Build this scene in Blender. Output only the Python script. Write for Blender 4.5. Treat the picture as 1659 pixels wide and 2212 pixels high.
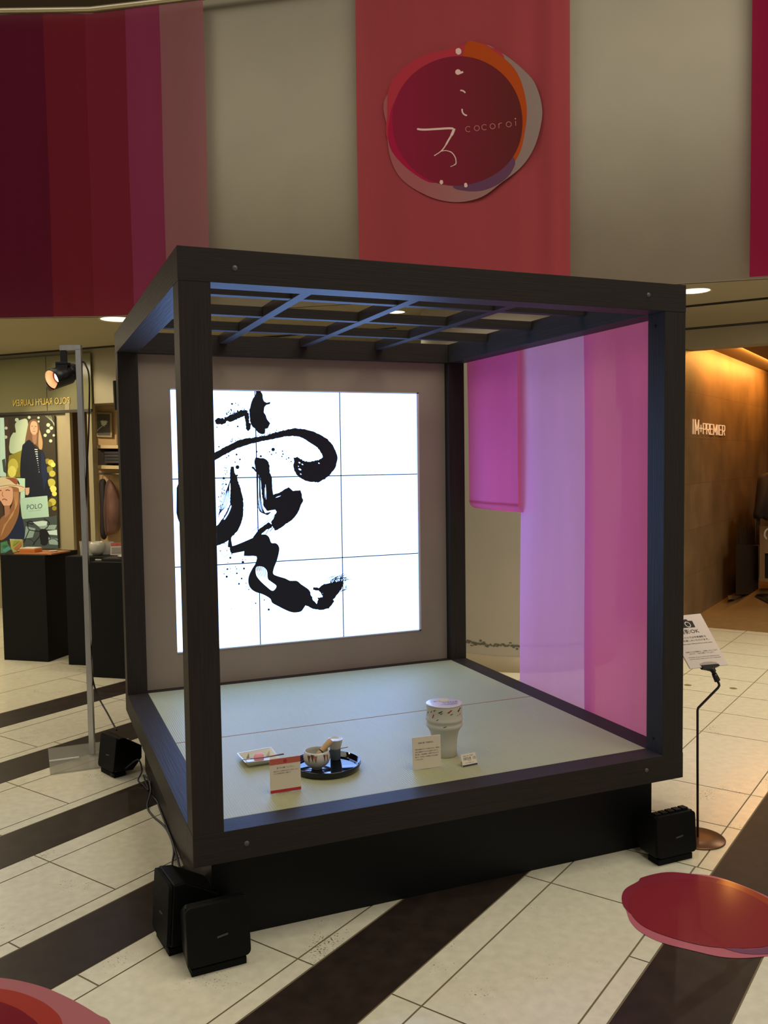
import bpy, bmesh, math, random
from mathutils import Vector, Matrix
from mathutils.geometry import tessellate_polygon
random.seed(7)
for o in list(bpy.data.objects): bpy.data.objects.remove(o)
S = bpy.context.scene; C = S.collection
# ------------------------------------------------------------------ camera
CAM = Vector((-0.4706, -2.8266, 1.6306)); YAW, PITCH, ROLL, FPX = 0.3887, -0.0592, -0.0136, 1902.5
_c, _s = math.cos(YAW), math.sin(YAW)
FW = Vector((_s*math.cos(PITCH), _c*math.cos(PITCH), math.sin(PITCH)))
_R = Vector((_c, -_s, 0)); _U = _R.cross(FW)
RT = _R*math.cos(ROLL) + _U*math.sin(ROLL); UP = -_R*math.sin(ROLL) + _U*math.cos(ROLL)
cd = bpy.data.cameras.new('camera'); cam = bpy.data.objects.new('camera', cd); C.objects.link(cam)
cd.sensor_fit = 'HORIZONTAL'; cd.sensor_width = 36; cd.lens = FPX/1659*36; cd.clip_start = .05; cd.clip_end = 200
M = Matrix((RT, UP, -FW)).transposed().to_4x4(); M.translation = CAM; cam.matrix_world = M
S.camera = cam
S.view_settings.view_transform = 'Standard'; S.view_settings.look = 'None'
S.view_settings.exposure = 0.0; S.view_settings.gamma = 1.0; S.view_settings.use_curve_mapping = False
# ------------------------------------------------------------------ light
w = bpy.data.worlds.new('world'); S.world = w; w.use_nodes = True
bg = w.node_tree.nodes['Background']; bg.inputs[0].default_value = (1.0, .94, .83, 1); bg.inputs[1].default_value = 0.30
def area(name, loc, size, power, col, rot=(0, 0, 0), sizey=None):
    l = bpy.data.lights.new(name, 'AREA'); l.energy = power; l.color = col; l.size = size
    if sizey: l.shape = 'RECTANGLE'; l.size_y = sizey
    o = bpy.data.objects.new(name, l); o.location = loc; o.rotation_euler = rot; C.objects.link(o); return o
def spot(name, loc, target, power, col, ang, blend=.6, r=.05):
    l = bpy.data.lights.new(name, 'SPOT'); l.energy = power; l.color = col; l.spot_size = math.radians(ang); l.spot_blend = blend; l.shadow_soft_size = r
    o = bpy.data.objects.new(name, l); o.location = loc
    o.rotation_euler = (Vector(target)-Vector(loc)).to_track_quat('-Z', 'Y').to_euler(); C.objects.link(o); return o
WARM = (1.0, .90, .70)
area('atrium_light', (2.5, -2.5, 7.2), 5.0, 290, (1, .94, .80))
area('atrium_light', (-3.0, 1.5, 7.2), 4, 130, (1, .94, .80))
spot('concourse_spot', (2.6, -1.2, 7.0), (3.8, 1.3, 0), 620, WARM, 38, .9, .3)
spot('concourse_spot', (-3.2, 4.5, 6.5), (-1.6, 2.6, 0), 160, WARM, 60, .9, .3)
# ------------------------------------------------------------------ geometry helpers
def ray(u, v): return FW + RT*((u-829.5)/FPX) - UP*((v-1106)/FPX)
def on_plane(u, v, P, n):
    d = ray(u, v); return CAM + d*((Vector(P)-CAM).dot(n)/d.dot(n))
def vplane(A, B):                        # upright plane through two ground points, normal towards the camera
    A = Vector((A[0], A[1], 0)); B = Vector((B[0], B[1], 0)); d = (B-A).normalized(); n = Vector((-d.y, d.x, 0))
    if n.dot(CAM-A) < 0: n = -n
    return A, n
def lin(c): return tuple(((x/255)/12.92 if x/255 <= .04045 else ((x/255+.055)/1.055)**2.4) for x in c)
MATS = {}
def mat(name, col, rough=.6, metal=0, spec=.5, emit=0, emcol=None, var=0, scale=8, stretch=(1, 1, 1), bump=0, coat=0, alpha=1, srgb=True, trans=0):
    if name in MATS: return MATS[name]
    m = bpy.data.materials.new(name); m.use_nodes = True; nt = m.node_tree; b = nt.nodes['Principled BSDF']
    c = lin(col) if srgb else col
    b.inputs['Base Color'].default_value = (*c, 1); b.inputs['Roughness'].default_value = rough; b.inputs['Metallic'].default_value = metal
    b.inputs['Specular IOR Level'].default_value = spec; b.inputs['Coat Weight'].default_value = coat; b.inputs['Alpha'].default_value = alpha
    b.inputs['Coat Roughness'].default_value = .08
    if trans: b.inputs['Transmission Weight'].default_value = trans
    if emit:
        b.inputs['Emission Color'].default_value = (*(emcol or c), 1); b.inputs['Emission Strength'].default_value = emit
    if var or bump:
        tc = nt.nodes.new('ShaderNodeTexCoord'); mp = nt.nodes.new('ShaderNodeMapping'); nz = nt.nodes.new('ShaderNodeTexNoise')
        nt.links.new(tc.outputs['Object'], mp.inputs[0]); mp.inputs['Scale'].default_value = stretch; nt.links.new(mp.outputs[0], nz.inputs[0])
        nz.inputs['Scale'].default_value = scale; nz.inputs['Detail'].default_value = 6
        if var:
            mx = nt.nodes.new('ShaderNodeMix'); mx.data_type = 'RGBA'
            rp = nt.nodes.new('ShaderNodeMapRange'); rp.inputs[1].default_value = .3; rp.inputs[2].default_value = .7
            nt.links.new(nz.outputs[0], rp.inputs[0]); nt.links.new(rp.outputs[0], mx.inputs[0])
            mx.inputs[6].default_value = (*[x*(1-var) for x in c], 1); mx.inputs[7].default_value = (*[min(1, x*(1+var)) for x in c], 1)
            nt.links.new(mx.outputs[2], b.inputs['Base Color'])
        if bump:
            bp = nt.nodes.new('ShaderNodeBump'); bp.inputs[0].default_value = bump; bp.inputs[1].default_value = .01
            nt.links.new(nz.outputs[0], bp.inputs['Height']); nt.links.new(bp.outputs[0], b.inputs['Normal'])
    MATS[name] = m; return m
def cloth(name, col, transp=.1, transl=.45, var=.06):
    if name in MATS: return MATS[name]
    m = bpy.data.materials.new(name); m.use_nodes = True; nt = m.node_tree; N = nt.nodes; L = nt.links; N.clear()
    out = N.new('ShaderNodeOutputMaterial'); d = N.new('ShaderNodeBsdfDiffuse'); t = N.new('ShaderNodeBsdfTranslucent'); tr = N.new('ShaderNodeBsdfTransparent')
    c = lin(col); a = N.new('ShaderNodeMixShader'); b = N.new('ShaderNodeMixShader')
    tc = N.new('ShaderNodeTexCoord'); mp = N.new('ShaderNodeMapping'); mp.inputs['Scale'].default_value = (5, 5, .7); nz = N.new('ShaderNodeTexNoise'); nz.inputs['Scale'].default_value = 1.6
    mx = N.new('ShaderNodeMix'); mx.data_type = 'RGBA'; mx.inputs[6].default_value = (*[x*(1-var) for x in c], 1); mx.inputs[7].default_value = (*[min(1, x*(1+var)) for x in c], 1)
    L.new(tc.outputs['Object'], mp.inputs[0]); L.new(mp.outputs[0], nz.inputs[0]); L.new(nz.outputs[0], mx.inputs[0])
    L.new(mx.outputs[2], d.inputs[0]); L.new(mx.outputs[2], t.inputs[0])
    a.inputs[0].default_value = transl; L.new(d.outputs[0], a.inputs[1]); L.new(t.outputs[0], a.inputs[2])
    b.inputs[0].default_value = transp; L.new(a.outputs[0], b.inputs[1]); L.new(tr.outputs[0], b.inputs[2]); L.new(b.outputs[0], out.inputs[0])
    MATS[name] = m; return m
class MB:
    def __init__(s): s.bm = bmesh.new(); s.mats = []
    def mi(s, m):
        if m not in s.mats: s.mats.append(m)
        return s.mats.index(m)
    def faces(s, vs, fs, m=None, smooth=False):
        i = s.mi(m) if m else 0; V = [s.bm.verts.new(v) for v in vs]; out = []
        for f in fs:
            try: g = s.bm.faces.new([V[k] for k in f])
            except ValueError: continue
            g.material_index = i; g.smooth = smooth; out.append(g)
        return out
    def box(s, a, b, m=None, bev=0, mx=None):
        x0, y0, z0 = [min(p, q) for p, q in zip(a, b)]; x1, y1, z1 = [max(p, q) for p, q in zip(a, b)]
        t = bmesh.new()
        vs = [t.verts.new(p) for p in [(x0,y0,z0),(x1,y0,z0),(x1,y1,z0),(x0,y1,z0),(x0,y0,z1),(x1,y0,z1),(x1,y1,z1),(x0,y1,z1)]]
        for f in [(0,3,2,1),(4,5,6,7),(0,1,5,4),(1,2,6,5),(2,3,7,6),(3,0,4,7)]: t.faces.new([vs[k] for k in f])
        if bev: bmesh.ops.bevel(t, geom=t.edges[:], offset=bev, segments=2, affect='EDGES', profile=.6)
        s._take(t, m, mx)
    def _take(s, t, m, mx=None, smooth=False):
        t.verts.index_update()
        vs = [(mx @ v.co) if mx else v.co.copy() for v in t.verts]; fs = [[v.index for v in f.verts] for f in t.faces]; t.free()
        s.faces(vs, fs, m, smooth)
    def cyl(s, p, q, r0, r1=None, n=24, m=None, cap=True, smooth=True):
        s.tube([p, q], [r0, r0 if r1 is None else r1], n, m, cap, smooth)
    def tube(s, pts, r, n=10, m=None, cap=True, smooth=True):
        pts = [Vector(p) for p in pts]; k = len(pts); r = r if isinstance(r, (list, tuple)) else [r]*k
        rings = []; up = Vector((0, 0, 1)); d0 = (pts[1]-pts[0]).normalized()
        a = d0.cross(up) if abs(d0.z) < .95 else d0.cross(Vector((1, 0, 0))); a.normalize()
        for i, p in enumerate(pts):
            d = (pts[min(i+1, k-1)]-pts[max(i-1, 0)]).normalized(); a = (a - d*a.dot(d)).normalized(); b = d.cross(a)
            rings.append([p + (a*math.cos(2*math.pi*j/n) + b*math.sin(2*math.pi*j/n))*r[i] for j in range(n)])
        vs = [v for R in rings for v in R]
        fs = [[i*n+j, i*n+(j+1) % n, (i+1)*n+(j+1) % n, (i+1)*n+j] for i in range(k-1) for j in range(n)]
        s.faces(vs, fs, m, smooth)
        if cap: s.faces(rings[0][::-1], [list(range(n))], m); s.faces(rings[-1], [list(range(n))], m)
    def lathe(s, prof, c=(0, 0, 0), n=48, m=None, smooth=True, mx=None):
        vs = []; k = len(prof)
        for r, z in prof:
            for j in range(n):
                a = 2*math.pi*j/n; v = Vector((r*math.cos(a), r*math.sin(a), z)); v = (mx @ v) if mx else v; vs.append(v+Vector(c))
        fs = [[i*n+j, i*n+(j+1) % n, (i+1)*n+(j+1) % n, (i+1)*n+j] for i in range(k-1) for j in range(n)]
        s.faces(vs, fs, m, smooth)
    def prism(s, poly, fn, h, m=None):   # poly 2D, fn(x,y,h)->3D, extruded 0..h
        n = len(poly); vs = [fn(x, y, 0) for x, y in poly] + [fn(x, y, h) for x, y in poly]
        s.faces(vs, [list(range(n))[::-1], list(range(n, 2*n))] + [[i, (i+1) % n, n+(i+1) % n, n+i] for i in range(n)], m)
    def grid(s, fn, nu, nv, m=None, thick=None, smooth=True):
        vs = [fn(i/nu, j/nv) for i in range(nu+1) for j in range(nv+1)]
        s.faces(vs, [[i*(nv+1)+j, (i+1)*(nv+1)+j, (i+1)*(nv+1)+j+1, i*(nv+1)+j+1] for i in range(nu) for j in range(nv)], m, smooth)
    def _n(s): pass
    def build(s, name, m=None, parent=None, **kw):
        bmesh.ops.remove_doubles(s.bm, verts=s.bm.verts[:], dist=1e-6) if len(s.bm.verts) < 60000 and not kw.get('keep') else None
        bmesh.ops.recalc_face_normals(s.bm, faces=s.bm.faces[:]) if not kw.get('keep') else None
        me = bpy.data.meshes.new(name); s.bm.to_mesh(me); s.bm.free()
        for k in (s.mats if s.mats else [m]): me.materials.append(k)
        if m and s.mats: pass
        o = bpy.data.objects.new(name, me); C.objects.link(o)
        if parent:
            o.parent = parent
            o.matrix_parent_inverse = parent.matrix_basis.inverted()
        return o
def tag(o, label=None, cat=None, group=None, kind=None):
    if label: o['label'] = label
    if cat: o['category'] = cat
    if group: o['group'] = group
    if kind: o['kind'] = kind
    return o
def thing(name, loc, label, cat, group=None):
    o = bpy.data.objects.new(name, None); o.location = loc; o.empty_display_size = .05; C.objects.link(o)
    return tag(o, label, cat, group)
def struct(o, label=None): return tag(o, label, None, None, 'structure')
# flat printed / inked artwork laid on a real surface: coordinates are read through mp(x, y, lift)
def dilate(pts, r):
    n = len(pts); ar = sum(pts[i][0]*pts[(i+1) % n][1]-pts[(i+1) % n][0]*pts[i][1] for i in range(n)); sg_ = 1 if ar > 0 else -1; out = []
    for i in range(n):
        x0, y0 = pts[i-2]; x1, y1 = pts[(i+2) % n]; d = math.hypot(x1-x0, y1-y0) or 1
        out.append((pts[i][0]+sg_*(y1-y0)/d*r, pts[i][1]-sg_*(x1-x0)/d*r))
    return out
class Art:
    def __init__(s, mp, lift=.0006): s.mp = mp; s.mb = MB(); s.l = lift; s.k = 0
    def poly(s, pts, m, lift=None):
        s.k += 1; L = lift if lift is not None else s.l*(1+.12*s.k)
        tris = tessellate_polygon([[Vector((x, y, 0)) for x, y in pts]])
        s.mb.faces([s.mp(x, y, L) for x, y in pts], [list(t) for t in tris], m); return s
    def cpoly(s, pts, m, lift=None, lev=3):      # same, finely divided so that it hugs a round body
        s.k += 1; L = lift if lift is not None else s.l*(1+.12*s.k)
        tris = [tuple(pts[i] for i in t) for t in tessellate_polygon([[Vector((x, y*400, 0)) for x, y in pts]])]
        for _ in range(lev):
            nx_ = []
            for a, b, c in tris:
                ab, bc, ca = [((p[0]+q[0])/2, (p[1]+q[1])/2) for p, q in ((a, b), (b, c), (c, a))]; nx_ += [(a, ab, ca), (ab, b, bc), (ca, bc, c), (ab, bc, ca)]
            tris = nx_
        for t in tris: s.mb.faces([s.mp(x, y, L) for x, y in t], [[0, 1, 2]], m)
        return s
    def circ(s, x, y, r, m, ry=None, n=16, rot=0, lift=None):
        ry = ry or r; return s.poly([(x+r*math.cos(a)*math.cos(rot)-ry*math.sin(a)*math.sin(rot), y+r*math.cos(a)*math.sin(rot)+ry*math.sin(a)*math.cos(rot)) for a in [2*math.pi*i/n for i in range(n)]], m, lift)
    def stroke(s, pts, wd, m, lift=None):
        n = len(pts); wd = wd if isinstance(wd, (list, tuple)) else [wd]*n; A = []; B = []
        for i in range(n):
            x0, y0 = pts[max(i-1, 0)]; x1, y1 = pts[min(i+1, n-1)]; d = math.hypot(x1-x0, y1-y0) or 1; nx, ny = -(y1-y0)/d, (x1-x0)/d
            A.append((pts[i][0]+nx*wd[i]/2, pts[i][1]+ny*wd[i]/2)); B.append((pts[i][0]-nx*wd[i]/2, pts[i][1]-ny*wd[i]/2))
        s.k += 1; L = lift if lift is not None else s.l*(1+.12*s.k)
        vs = [s.mp(x, y, L) for x, y in A+B]; s.mb.faces(vs, [[i, i+1, n+i+1, n+i] for i in range(n-1)], m); return s
    def text(s, t, o, ax, ay, m, lift=None):   # one em along ax / ay
        vs, fs = text_mesh(t); s.k += 1; L = lift if lift is not None else s.l*(1+.12*s.k)
        s.mb.faces([s.mp(o[0]+ax[0]*x+ay[0]*y, o[1]+ax[1]*x+ay[1]*y, L) for x, y in vs], fs, m); return s
    def build(s, name, parent=None): return s.mb.build(name, None, parent, keep=True)
def text_mesh(t):
    cu = bpy.data.curves.new('t', 'FONT'); cu.body = t; cu.size = 1; cu.resolution_u = 3
    o = bpy.data.objects.new('t', cu); C.objects.link(o); dg = bpy.context.evaluated_depsgraph_get(); e = o.evaluated_get(dg); me = e.to_mesh()
    vs = [(v.co.x, v.co.y) for v in me.vertices]; fs = [list(p.vertices) for p in me.polygons]
    e.to_mesh_clear(); bpy.data.objects.remove(o); bpy.data.curves.remove(cu); return vs, fs
def rough(pts, amp, step):
    out = []; n = len(pts)
    for i in range(n):
        x0, y0 = pts[i]; x1, y1 = pts[(i+1) % n]; d = math.hypot(x1-x0, y1-y0); k = max(1, int(d/step))
        for j in range(k):
            t = j/k; out.append((x0+(x1-x0)*t+random.uniform(-amp, amp), y0+(y1-y0)*t+random.uniform(-amp, amp)))
    return out
def smooth_pts(pts, k=6, closed=False):
    n = len(pts); out = []
    rng = range(n) if closed else range(n-1)
    for i in rng:
        g = (lambda q: pts[q % n]) if closed else (lambda q: pts[max(0, min(n-1, q))])
        p0, p1, p2, p3 = g(i-1), g(i), g(i+1), g(i+2)
        for j in range(k):
            t = j/k
            out.append(tuple(.5*((2*b)+(-a+c)*t+(2*a-5*b+4*c-d)*t*t+(-a+3*b-3*c+d)*t**3) for a, b, c, d in zip(p0, p1, p2, p3)))
    if not closed: out.append(tuple(pts[-1]))
    return out
def volmap(P, n, uv): return lambda x, y, L: on_plane(*uv(x, y), Vector(P) + n*L, n)
def planemap(P, n, uv): return lambda x, y, L: on_plane(*uv(x, y), P, n) + n*L
exec_parts = []
# ================================================================== STRUCTURE
TH = math.radians(32.6); cu_, su_ = math.cos(TH), math.sin(TH)
def uv(u, v, z=0): return (u*cu_-v*su_, u*su_+v*cu_, z)
SPECK = True
cream = mat('cream_stone', (222, 216, 192), .22, var=.07, scale=26, spec=.5, coat=.15)
cream2 = mat('cream_stone_warm', (222, 214, 186), .2, var=.06, scale=22, spec=.5, coat=.15)
for m_ in (cream, cream2):
    nt = m_.node_tree; b = nt.nodes['Principled BSDF']; src = b.inputs['Base Color'].links[0].from_socket; tc = nt.nodes.new('ShaderNodeTexCoord')
    n1 = nt.nodes.new('ShaderNodeTexNoise'); n1.inputs['Scale'].default_value = 130; n1.inputs['Detail'].default_value = 2; n2 = nt.nodes.new('ShaderNodeTexNoise'); n2.inputs['Scale'].default_value = 3.5
    ml = nt.nodes.new('ShaderNodeMath'); ml.operation = 'MULTIPLY'; r1 = nt.nodes.new('ShaderNodeMapRange'); r1.inputs[1].default_value = .40; r1.inputs[2].default_value = .46
    mx = nt.nodes.new('ShaderNodeMix'); mx.data_type = 'RGBA'; mx.inputs[7].default_value = (*lin((112, 98, 70)), 1)
    nt.links.new(tc.outputs['Object'], n1.inputs[0]); nt.links.new(tc.outputs['Object'], n2.inputs[0]); nt.links.new(n1.outputs[0], ml.inputs[0]); nt.links.new(n2.outputs[0], ml.inputs[1])
    nt.links.new(ml.outputs[0], r1.inputs[0]); nt.links.new(r1.outputs[0], mx.inputs[0]); nt.links.new(src, mx.inputs[6]); nt.links.new(mx.outputs[2], b.inputs['Base Color'])
darks = mat('dark_stone', (46, 36, 30), .42, var=.28, scale=14, spec=.28)
grout = mat('grout', (118, 104, 76), .8)
fl = MB()
fl.faces([(-14, -8, -.0015), (22, -8, -.0015), (22, 26, -.0015), (-14, 26, -.0015)], [[0, 1, 2, 3]], grout)
G = .003; T0, PIT, DW = .553, .892, .293
rnd = random.Random(3)
def tile(u0, u1, v0, v1, m):
    if u1-u0 < .02: return
    fl.faces([uv(u0+G, v0+G), uv(u1-G, v0+G), uv(u1-G, v1-G), uv(u0+G, v1-G)], [[0, 1, 2, 3]], m)
def row(v0, v1, umin, umax, off, pit, m):
    k = math.floor((umin-off)/pit); u = off+k*pit
    while u < umax:
        a, b = max(u, umin), min(u+pit, umax)
        if b > a: tile(a, b, v0, v1, m if not isinstance(m, list) else rnd.choice(m))
        u += pit
offs = {4: .2, 3: .1, 2: 1.01, 1: .59, 0: .165, -1: .2, -2: .66, -3: .4}
def ucut(v): return (1.5+v*su_)/cu_
for k in range(-6, 4):
    top = T0+k*PIT; bot = top-DW
    um = 30 if k <= -2 else ucut(top)
    fl.faces([uv(-12, bot+G), uv(um, bot+G), uv(um, top-G), uv(-12, top-G)], [[0, 1, 2, 3]], darks)
    a = bot; o = offs.get(k-0, .2*k)
    umc = 30 if k <= -2 else ucut((a+a-.6)/2)
    if k == -1: umc = 1.57
    nxt = top-PIT
    row(a-.11, a, -12, umc, {-1: .21, 0: -.266, 1: .165, 2: .59, 3: 1.01}.get(k, .3), .92, cream)
    row(a-.53, a-.11, -12, umc, {-1: .21, 0: .195, 1: .165, 2: .59, 3: 1.01}.get(k, .3), .92, cream)
    row(nxt, a-.53, -12, umc, {-1: .21+.6, 0: .195, 1: -.28}.get(k, .2), .92, cream)
ul = [1.57, 2.03, 2.47, 3.35] + [3.35+.45*i for i in range(1, 60)]
vl = [T0-2*PIT, -1.17, -.70, -.213, .27, .75, 1.23, 1.71, 2.19, 2.67, 3.232] + [3.232+.48*i for i in range(1, 30)]
for j in range(len(vl)-1):
    u0 = 1.57 if vl[j] < -.63 else max(ucut(vl[j]), 1.5)
    if vl[j] > 3.2: u0 = -12
    uu = [u0]+[q for q in ul if q > u0+.05] if vl[j] <= 3.2 else [-12+.92*i+.3*(j % 3) for i in range(50)]
    for i in range(len(uu)-1): tile(uu[i], uu[i+1], vl[j], vl[j+1], cream2)
# keep the far concourse from overlapping the stripes of the near rows
flo = fl.build('floor', keep=True); struct(flo)
# fascia curve ------------------------------------------------------
FP = [(-6.5, 7.6), (-3.2, 7.0), (-.61, 6.22), (.29, 5.85), (1.05, 5.36), (1.82, 4.82), (2.245, 4.50), (4.46, 2.83), (4.87, 2.52), (6.5, 1.25), (8.5, -.5)]
_K = .882
FP = [((x-CAM.x)*_K+CAM.x, (y-CAM.y)*_K+CAM.y) for x, y in FP]
ZC, ZF = 2.845, 5.26
def fpt(x):
    for (a, b), (c, d) in zip(FP, FP[1:]):
        if x <= c: return b+(d-b)*(x-a)/(c-a)
    return FP[-1][1]
def fn(x):
    dy = (fpt(x+.02)-fpt(x-.02))/.04; l = math.hypot(1, dy); return (dy/l, -1/l)
beige = mat('beige_wall_paint', (168, 159, 140), .75, var=.03, scale=3)
olive = mat('ceiling_paint', (164, 154, 126), .8, var=.02, scale=2)
f = MB(); xs = [FP[0][0]+i*.25 for i in range(int((FP[-1][0]-FP[0][0])/.25)+1)]
sec = []
for x in xs:
    y = fpt(x); nx, ny = fn(x)
    sec.append([(x, y, ZC), (x, y, ZF), (x-nx*.25, y-ny*.25, ZF), (x-nx*.25, y-ny*.25, ZC)])
vs = [p for q in sec for p in q]
f.faces(vs, [[4*i+j, 4*i+(j+1) % 4, 4*(i+1)+(j+1) % 4, 4*(i+1)+j] for i in range(len(xs)-1) for j in range(4)], beige, True)
struct(f.build('wall_upper', keep=True))
# lower ceiling behind the fascia (void edge follows the curve)
f = MB(); vs = []
for x in xs: nx, ny = fn(x); vs += [(x-nx*.05, fpt(x)-ny*.05, ZC), (x+9, fpt(x)+13, ZC)]
vs = [(-14, 8, ZC), (-6, 22, ZC)] + vs; vs = [(a, b, ZC-.004) for a, b, c in vs]
f.faces(vs, [[2*i, 2*i+2, 2*i+3, 2*i+1] for i in range(len(vs)//2-1)], olive)
f.faces([(a, b, ZC+.06) for a, b, c in vs], [[2*i, 2*i+2, 2*i+3, 2*i+1] for i in range(len(vs)//2-1)], olive)
struct(f.build('ceiling', keep=True))
f = MB(); f.box((-12, -8, 7.6), (16, 20, 7.7)); struct(f.build('ceiling_upper', mat('upper_ceiling_paint', (150, 128, 86), .8)))
# curved brass-grey curtain rail / ledge along the top of the fascia
f = MB(); f.tube([(x+fn(x)[0]*.10, fpt(x)+fn(x)[1]*.10, ZF-.02) for x in xs], .022, 8)
tag(f.build('curtain_rail', mat('rail_metal', (190, 180, 150), .35, metal=.6)), 'thin pale metal rail along the top of the upper wall, above the banners', 'rail')
# column behind the booth
f = MB(); f.lathe([(.8, 0), (.8, ZC)], (3.38, 3.60, 0), 72, beige)
col = f.build('wall_column', keep=True); tag(col, None, None, None, 'structure')
f = MB(); f.lathe([(.806, 0), (.806, .12), (.80, .121)], (3.38, 3.60, 0), 72, mat('skirting', (158, 142, 110), .5)); struct(f.build('baseboard_column', keep=True))
scf = mat('scuffed_paint', (92, 88, 70), .9); f = MB(); r_ = random.Random(5)
for i in range(150):
    a = math.radians(190+i*.62); z = .200+r_.uniform(-.012, .012)*(i % 3); h = r_.uniform(.006, .016)
    p = lambda a, z: (3.38+.8015*math.cos(a), 3.60+.8015*math.sin(a), z)
    da = math.radians(r_.uniform(.6, 2.0)); f.faces([p(a, z), p(a+da, z+r_.uniform(-.004, .004)), p(a+da, z+h), p(a, z+h)], [[0, 1, 2, 3]], scf)
o = f.build('trim_scuffs', keep=True); struct(o)
# ------------------------------------------------------------------ left shop front
LA, LB = (-.655, 7.96), (.37, 6.90); LP, LN = vplane(LA, LB); LD = (Vector((LB[0], LB[1], 0))-Vector((LA[0], LA[1], 0))).normalized()
def Lp(s, d, z): return LP+LD*s+LN*d+Vector((0, 0, z))     # s along the front, d towards the viewer
def Lbox(mb, s0, s1, d0, d1, z0, z1, m=None, bev=0):
    mx = Matrix.Translation(LP) @ Matrix((LD, LN, Vector((0, 0, 1)))).transposed().to_4x4()
    mb.box((s0, d0, z0), (s1, d1, z1), m, bev, mx)
def Ls(u, v): p = on_plane(u, v, LP, LN); return (p-LP).dot(LD), p.z
s_po = Ls(122, 1000)[0]; s_p1 = Ls(152, 1000)[0]; s_n0 = Ls(207, 1000)[0]
shopw = mat('shopfront_paint', (150, 141, 110), .45, var=.03)
peach = mat('warm_wall_paint', (205, 172, 122), .7)
f = MB(); Lbox(f, -4, s_p1, -.04, 0, 0, ZC); struct(f.build('wall_left', shopw))
f = MB(); Lbox(f, s_p1-1.2, 3.2, -.5, -.42, 0, ZC); struct(f.build('wall_shop_interior', peach))
f = MB(); Lbox(f, s_p1, 3.2, -.42, 0, Ls(200, 872)[1], ZC); struct(f.build('wall_shop_header', shopw))
f = MB(); Lbox(f, s_p1-.01, s_p1+.05, 0, .04, 0, 2.3); Lbox(f, s_n0-.10, s_n0-.04, -.06, .0, 0, 2.42); struct(f.build('trim_1', shopw))
f = MB(); gl = mat('tinted_glass', (122, 120, 88), .12, spec=.5, alpha=1)
z0 = Ls(60, 890)[1]; z1 = ZC+.2
Lbox(f, -4, s_p1+.35, .02, .035, z0, z1-.25); struct(f.build('window_1', gl))
f = MB(); Lbox(f, Ls(104, 800)[0], Ls(104, 800)[0]+.008, .035, .037, z0, z1-.25); Lbox(f, -4, s_p1+.35, .02, .045, z0-.03, z0)
struct(f.build('trim_2', mat('dark_trim', (50, 46, 32), .5)))
# gold mirror-written shop name on the glass
zt = lambda u, v: Ls(u, v)
gold = mat('gold_letters', (205, 176, 84), .4, emit=.10)
a0, b0 = zt(36, 887); a1, b1 = zt(158, 872); hh = Ls(160, 856)[1]-b1
def gmap(x, y, L): return Lp(a1-x*(a1-a0), .045+L, b1+y*hh/.73*.93)
A = Art(gmap); vs_, fs_ = text_mesh('POLO RALPH LAUREN'); wmx = max(v[0] for v in vs_)
A.mb.faces([gmap(x/wmx, y, .002) for x, y in vs_], fs_, gold); o = A.build('shop_lettering')
tag(o, 'gold shop name seen mirror-wise on the tinted glass above the left shop poster', 'lettering')
# ceiling slots and vents
dk = mat('slot_black', (30, 26, 18), .8)
f = MB(); Lbox(f, -4, 3, .05, .12, ZC-.012, ZC-.001); struct(f.build('trim_3', dk))
def zp(u, v, z=2.84):
    d = ray(u, v); return CAM+d*((z-CAM.z)/d.z)
def cquad(name, pix, label, cat, m, t=.01):
    f = MB(); P = [zp(*q) for q in pix]; n = len(P)
    f.faces(P+[p-Vector((0, 0, -t)) for p in P], [list(range(n)), list(range(n, 2*n))[::-1]]+[[i, (i+1) % n, n+(i+1) % n, n+i] for i in range(n)], m)
    return tag(f.build(name), label, cat)
cquad('ceiling_vent', [(560, 727), (640, 722), (660, 722.5), (600, 729)], 'dark slot vent in the ceiling seen through the left lattice openings', 'vent', dk)
cquad('ceiling_vent', [(800, 711), (855, 707), (858, 709.5), (830, 711.5)], 'dark slot vent in the ceiling seen through the middle lattice openings', 'vent', dk)
# downlights
def downlight(u, v, r, label, power):
    p = zp(u, v, 2.84); t = thing('downlight', (p.x, p.y, ZC), label, 'ceiling light', 'round recessed ceiling lights')
    f = MB(); f.lathe([(r, 0), (r+.018, -.004), (r+.02, 0.004)], (p.x, p.y, 2.84), 40); f.build('rim', mat('light_rim', (190, 180, 150), .5), t)
    f = MB(); f.lathe([(r, 0), (.001, .0)], (p.x, p.y, 2.841), 40)
    m = mat('light_disc', (255, 250, 225), .5, emit=1.25, emcol=(1, .98, .84)); f.build('diffuser', m, t)
    if power: spot('downlight_beam', (p.x, p.y, 2.834), (p.x, p.y, 0), power, WARM, 130, .8, .015)
downlight(254, 690, .14, 'round white downlight peeping past the upper left end of the timber frame', 26)
downlight(1499, 629, .115, 'round white downlight beside the upper right corner of the timber frame', 55)
downlight(855, 674.5, .075, 'round white downlight seen through the timber lattice', 6)
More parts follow.
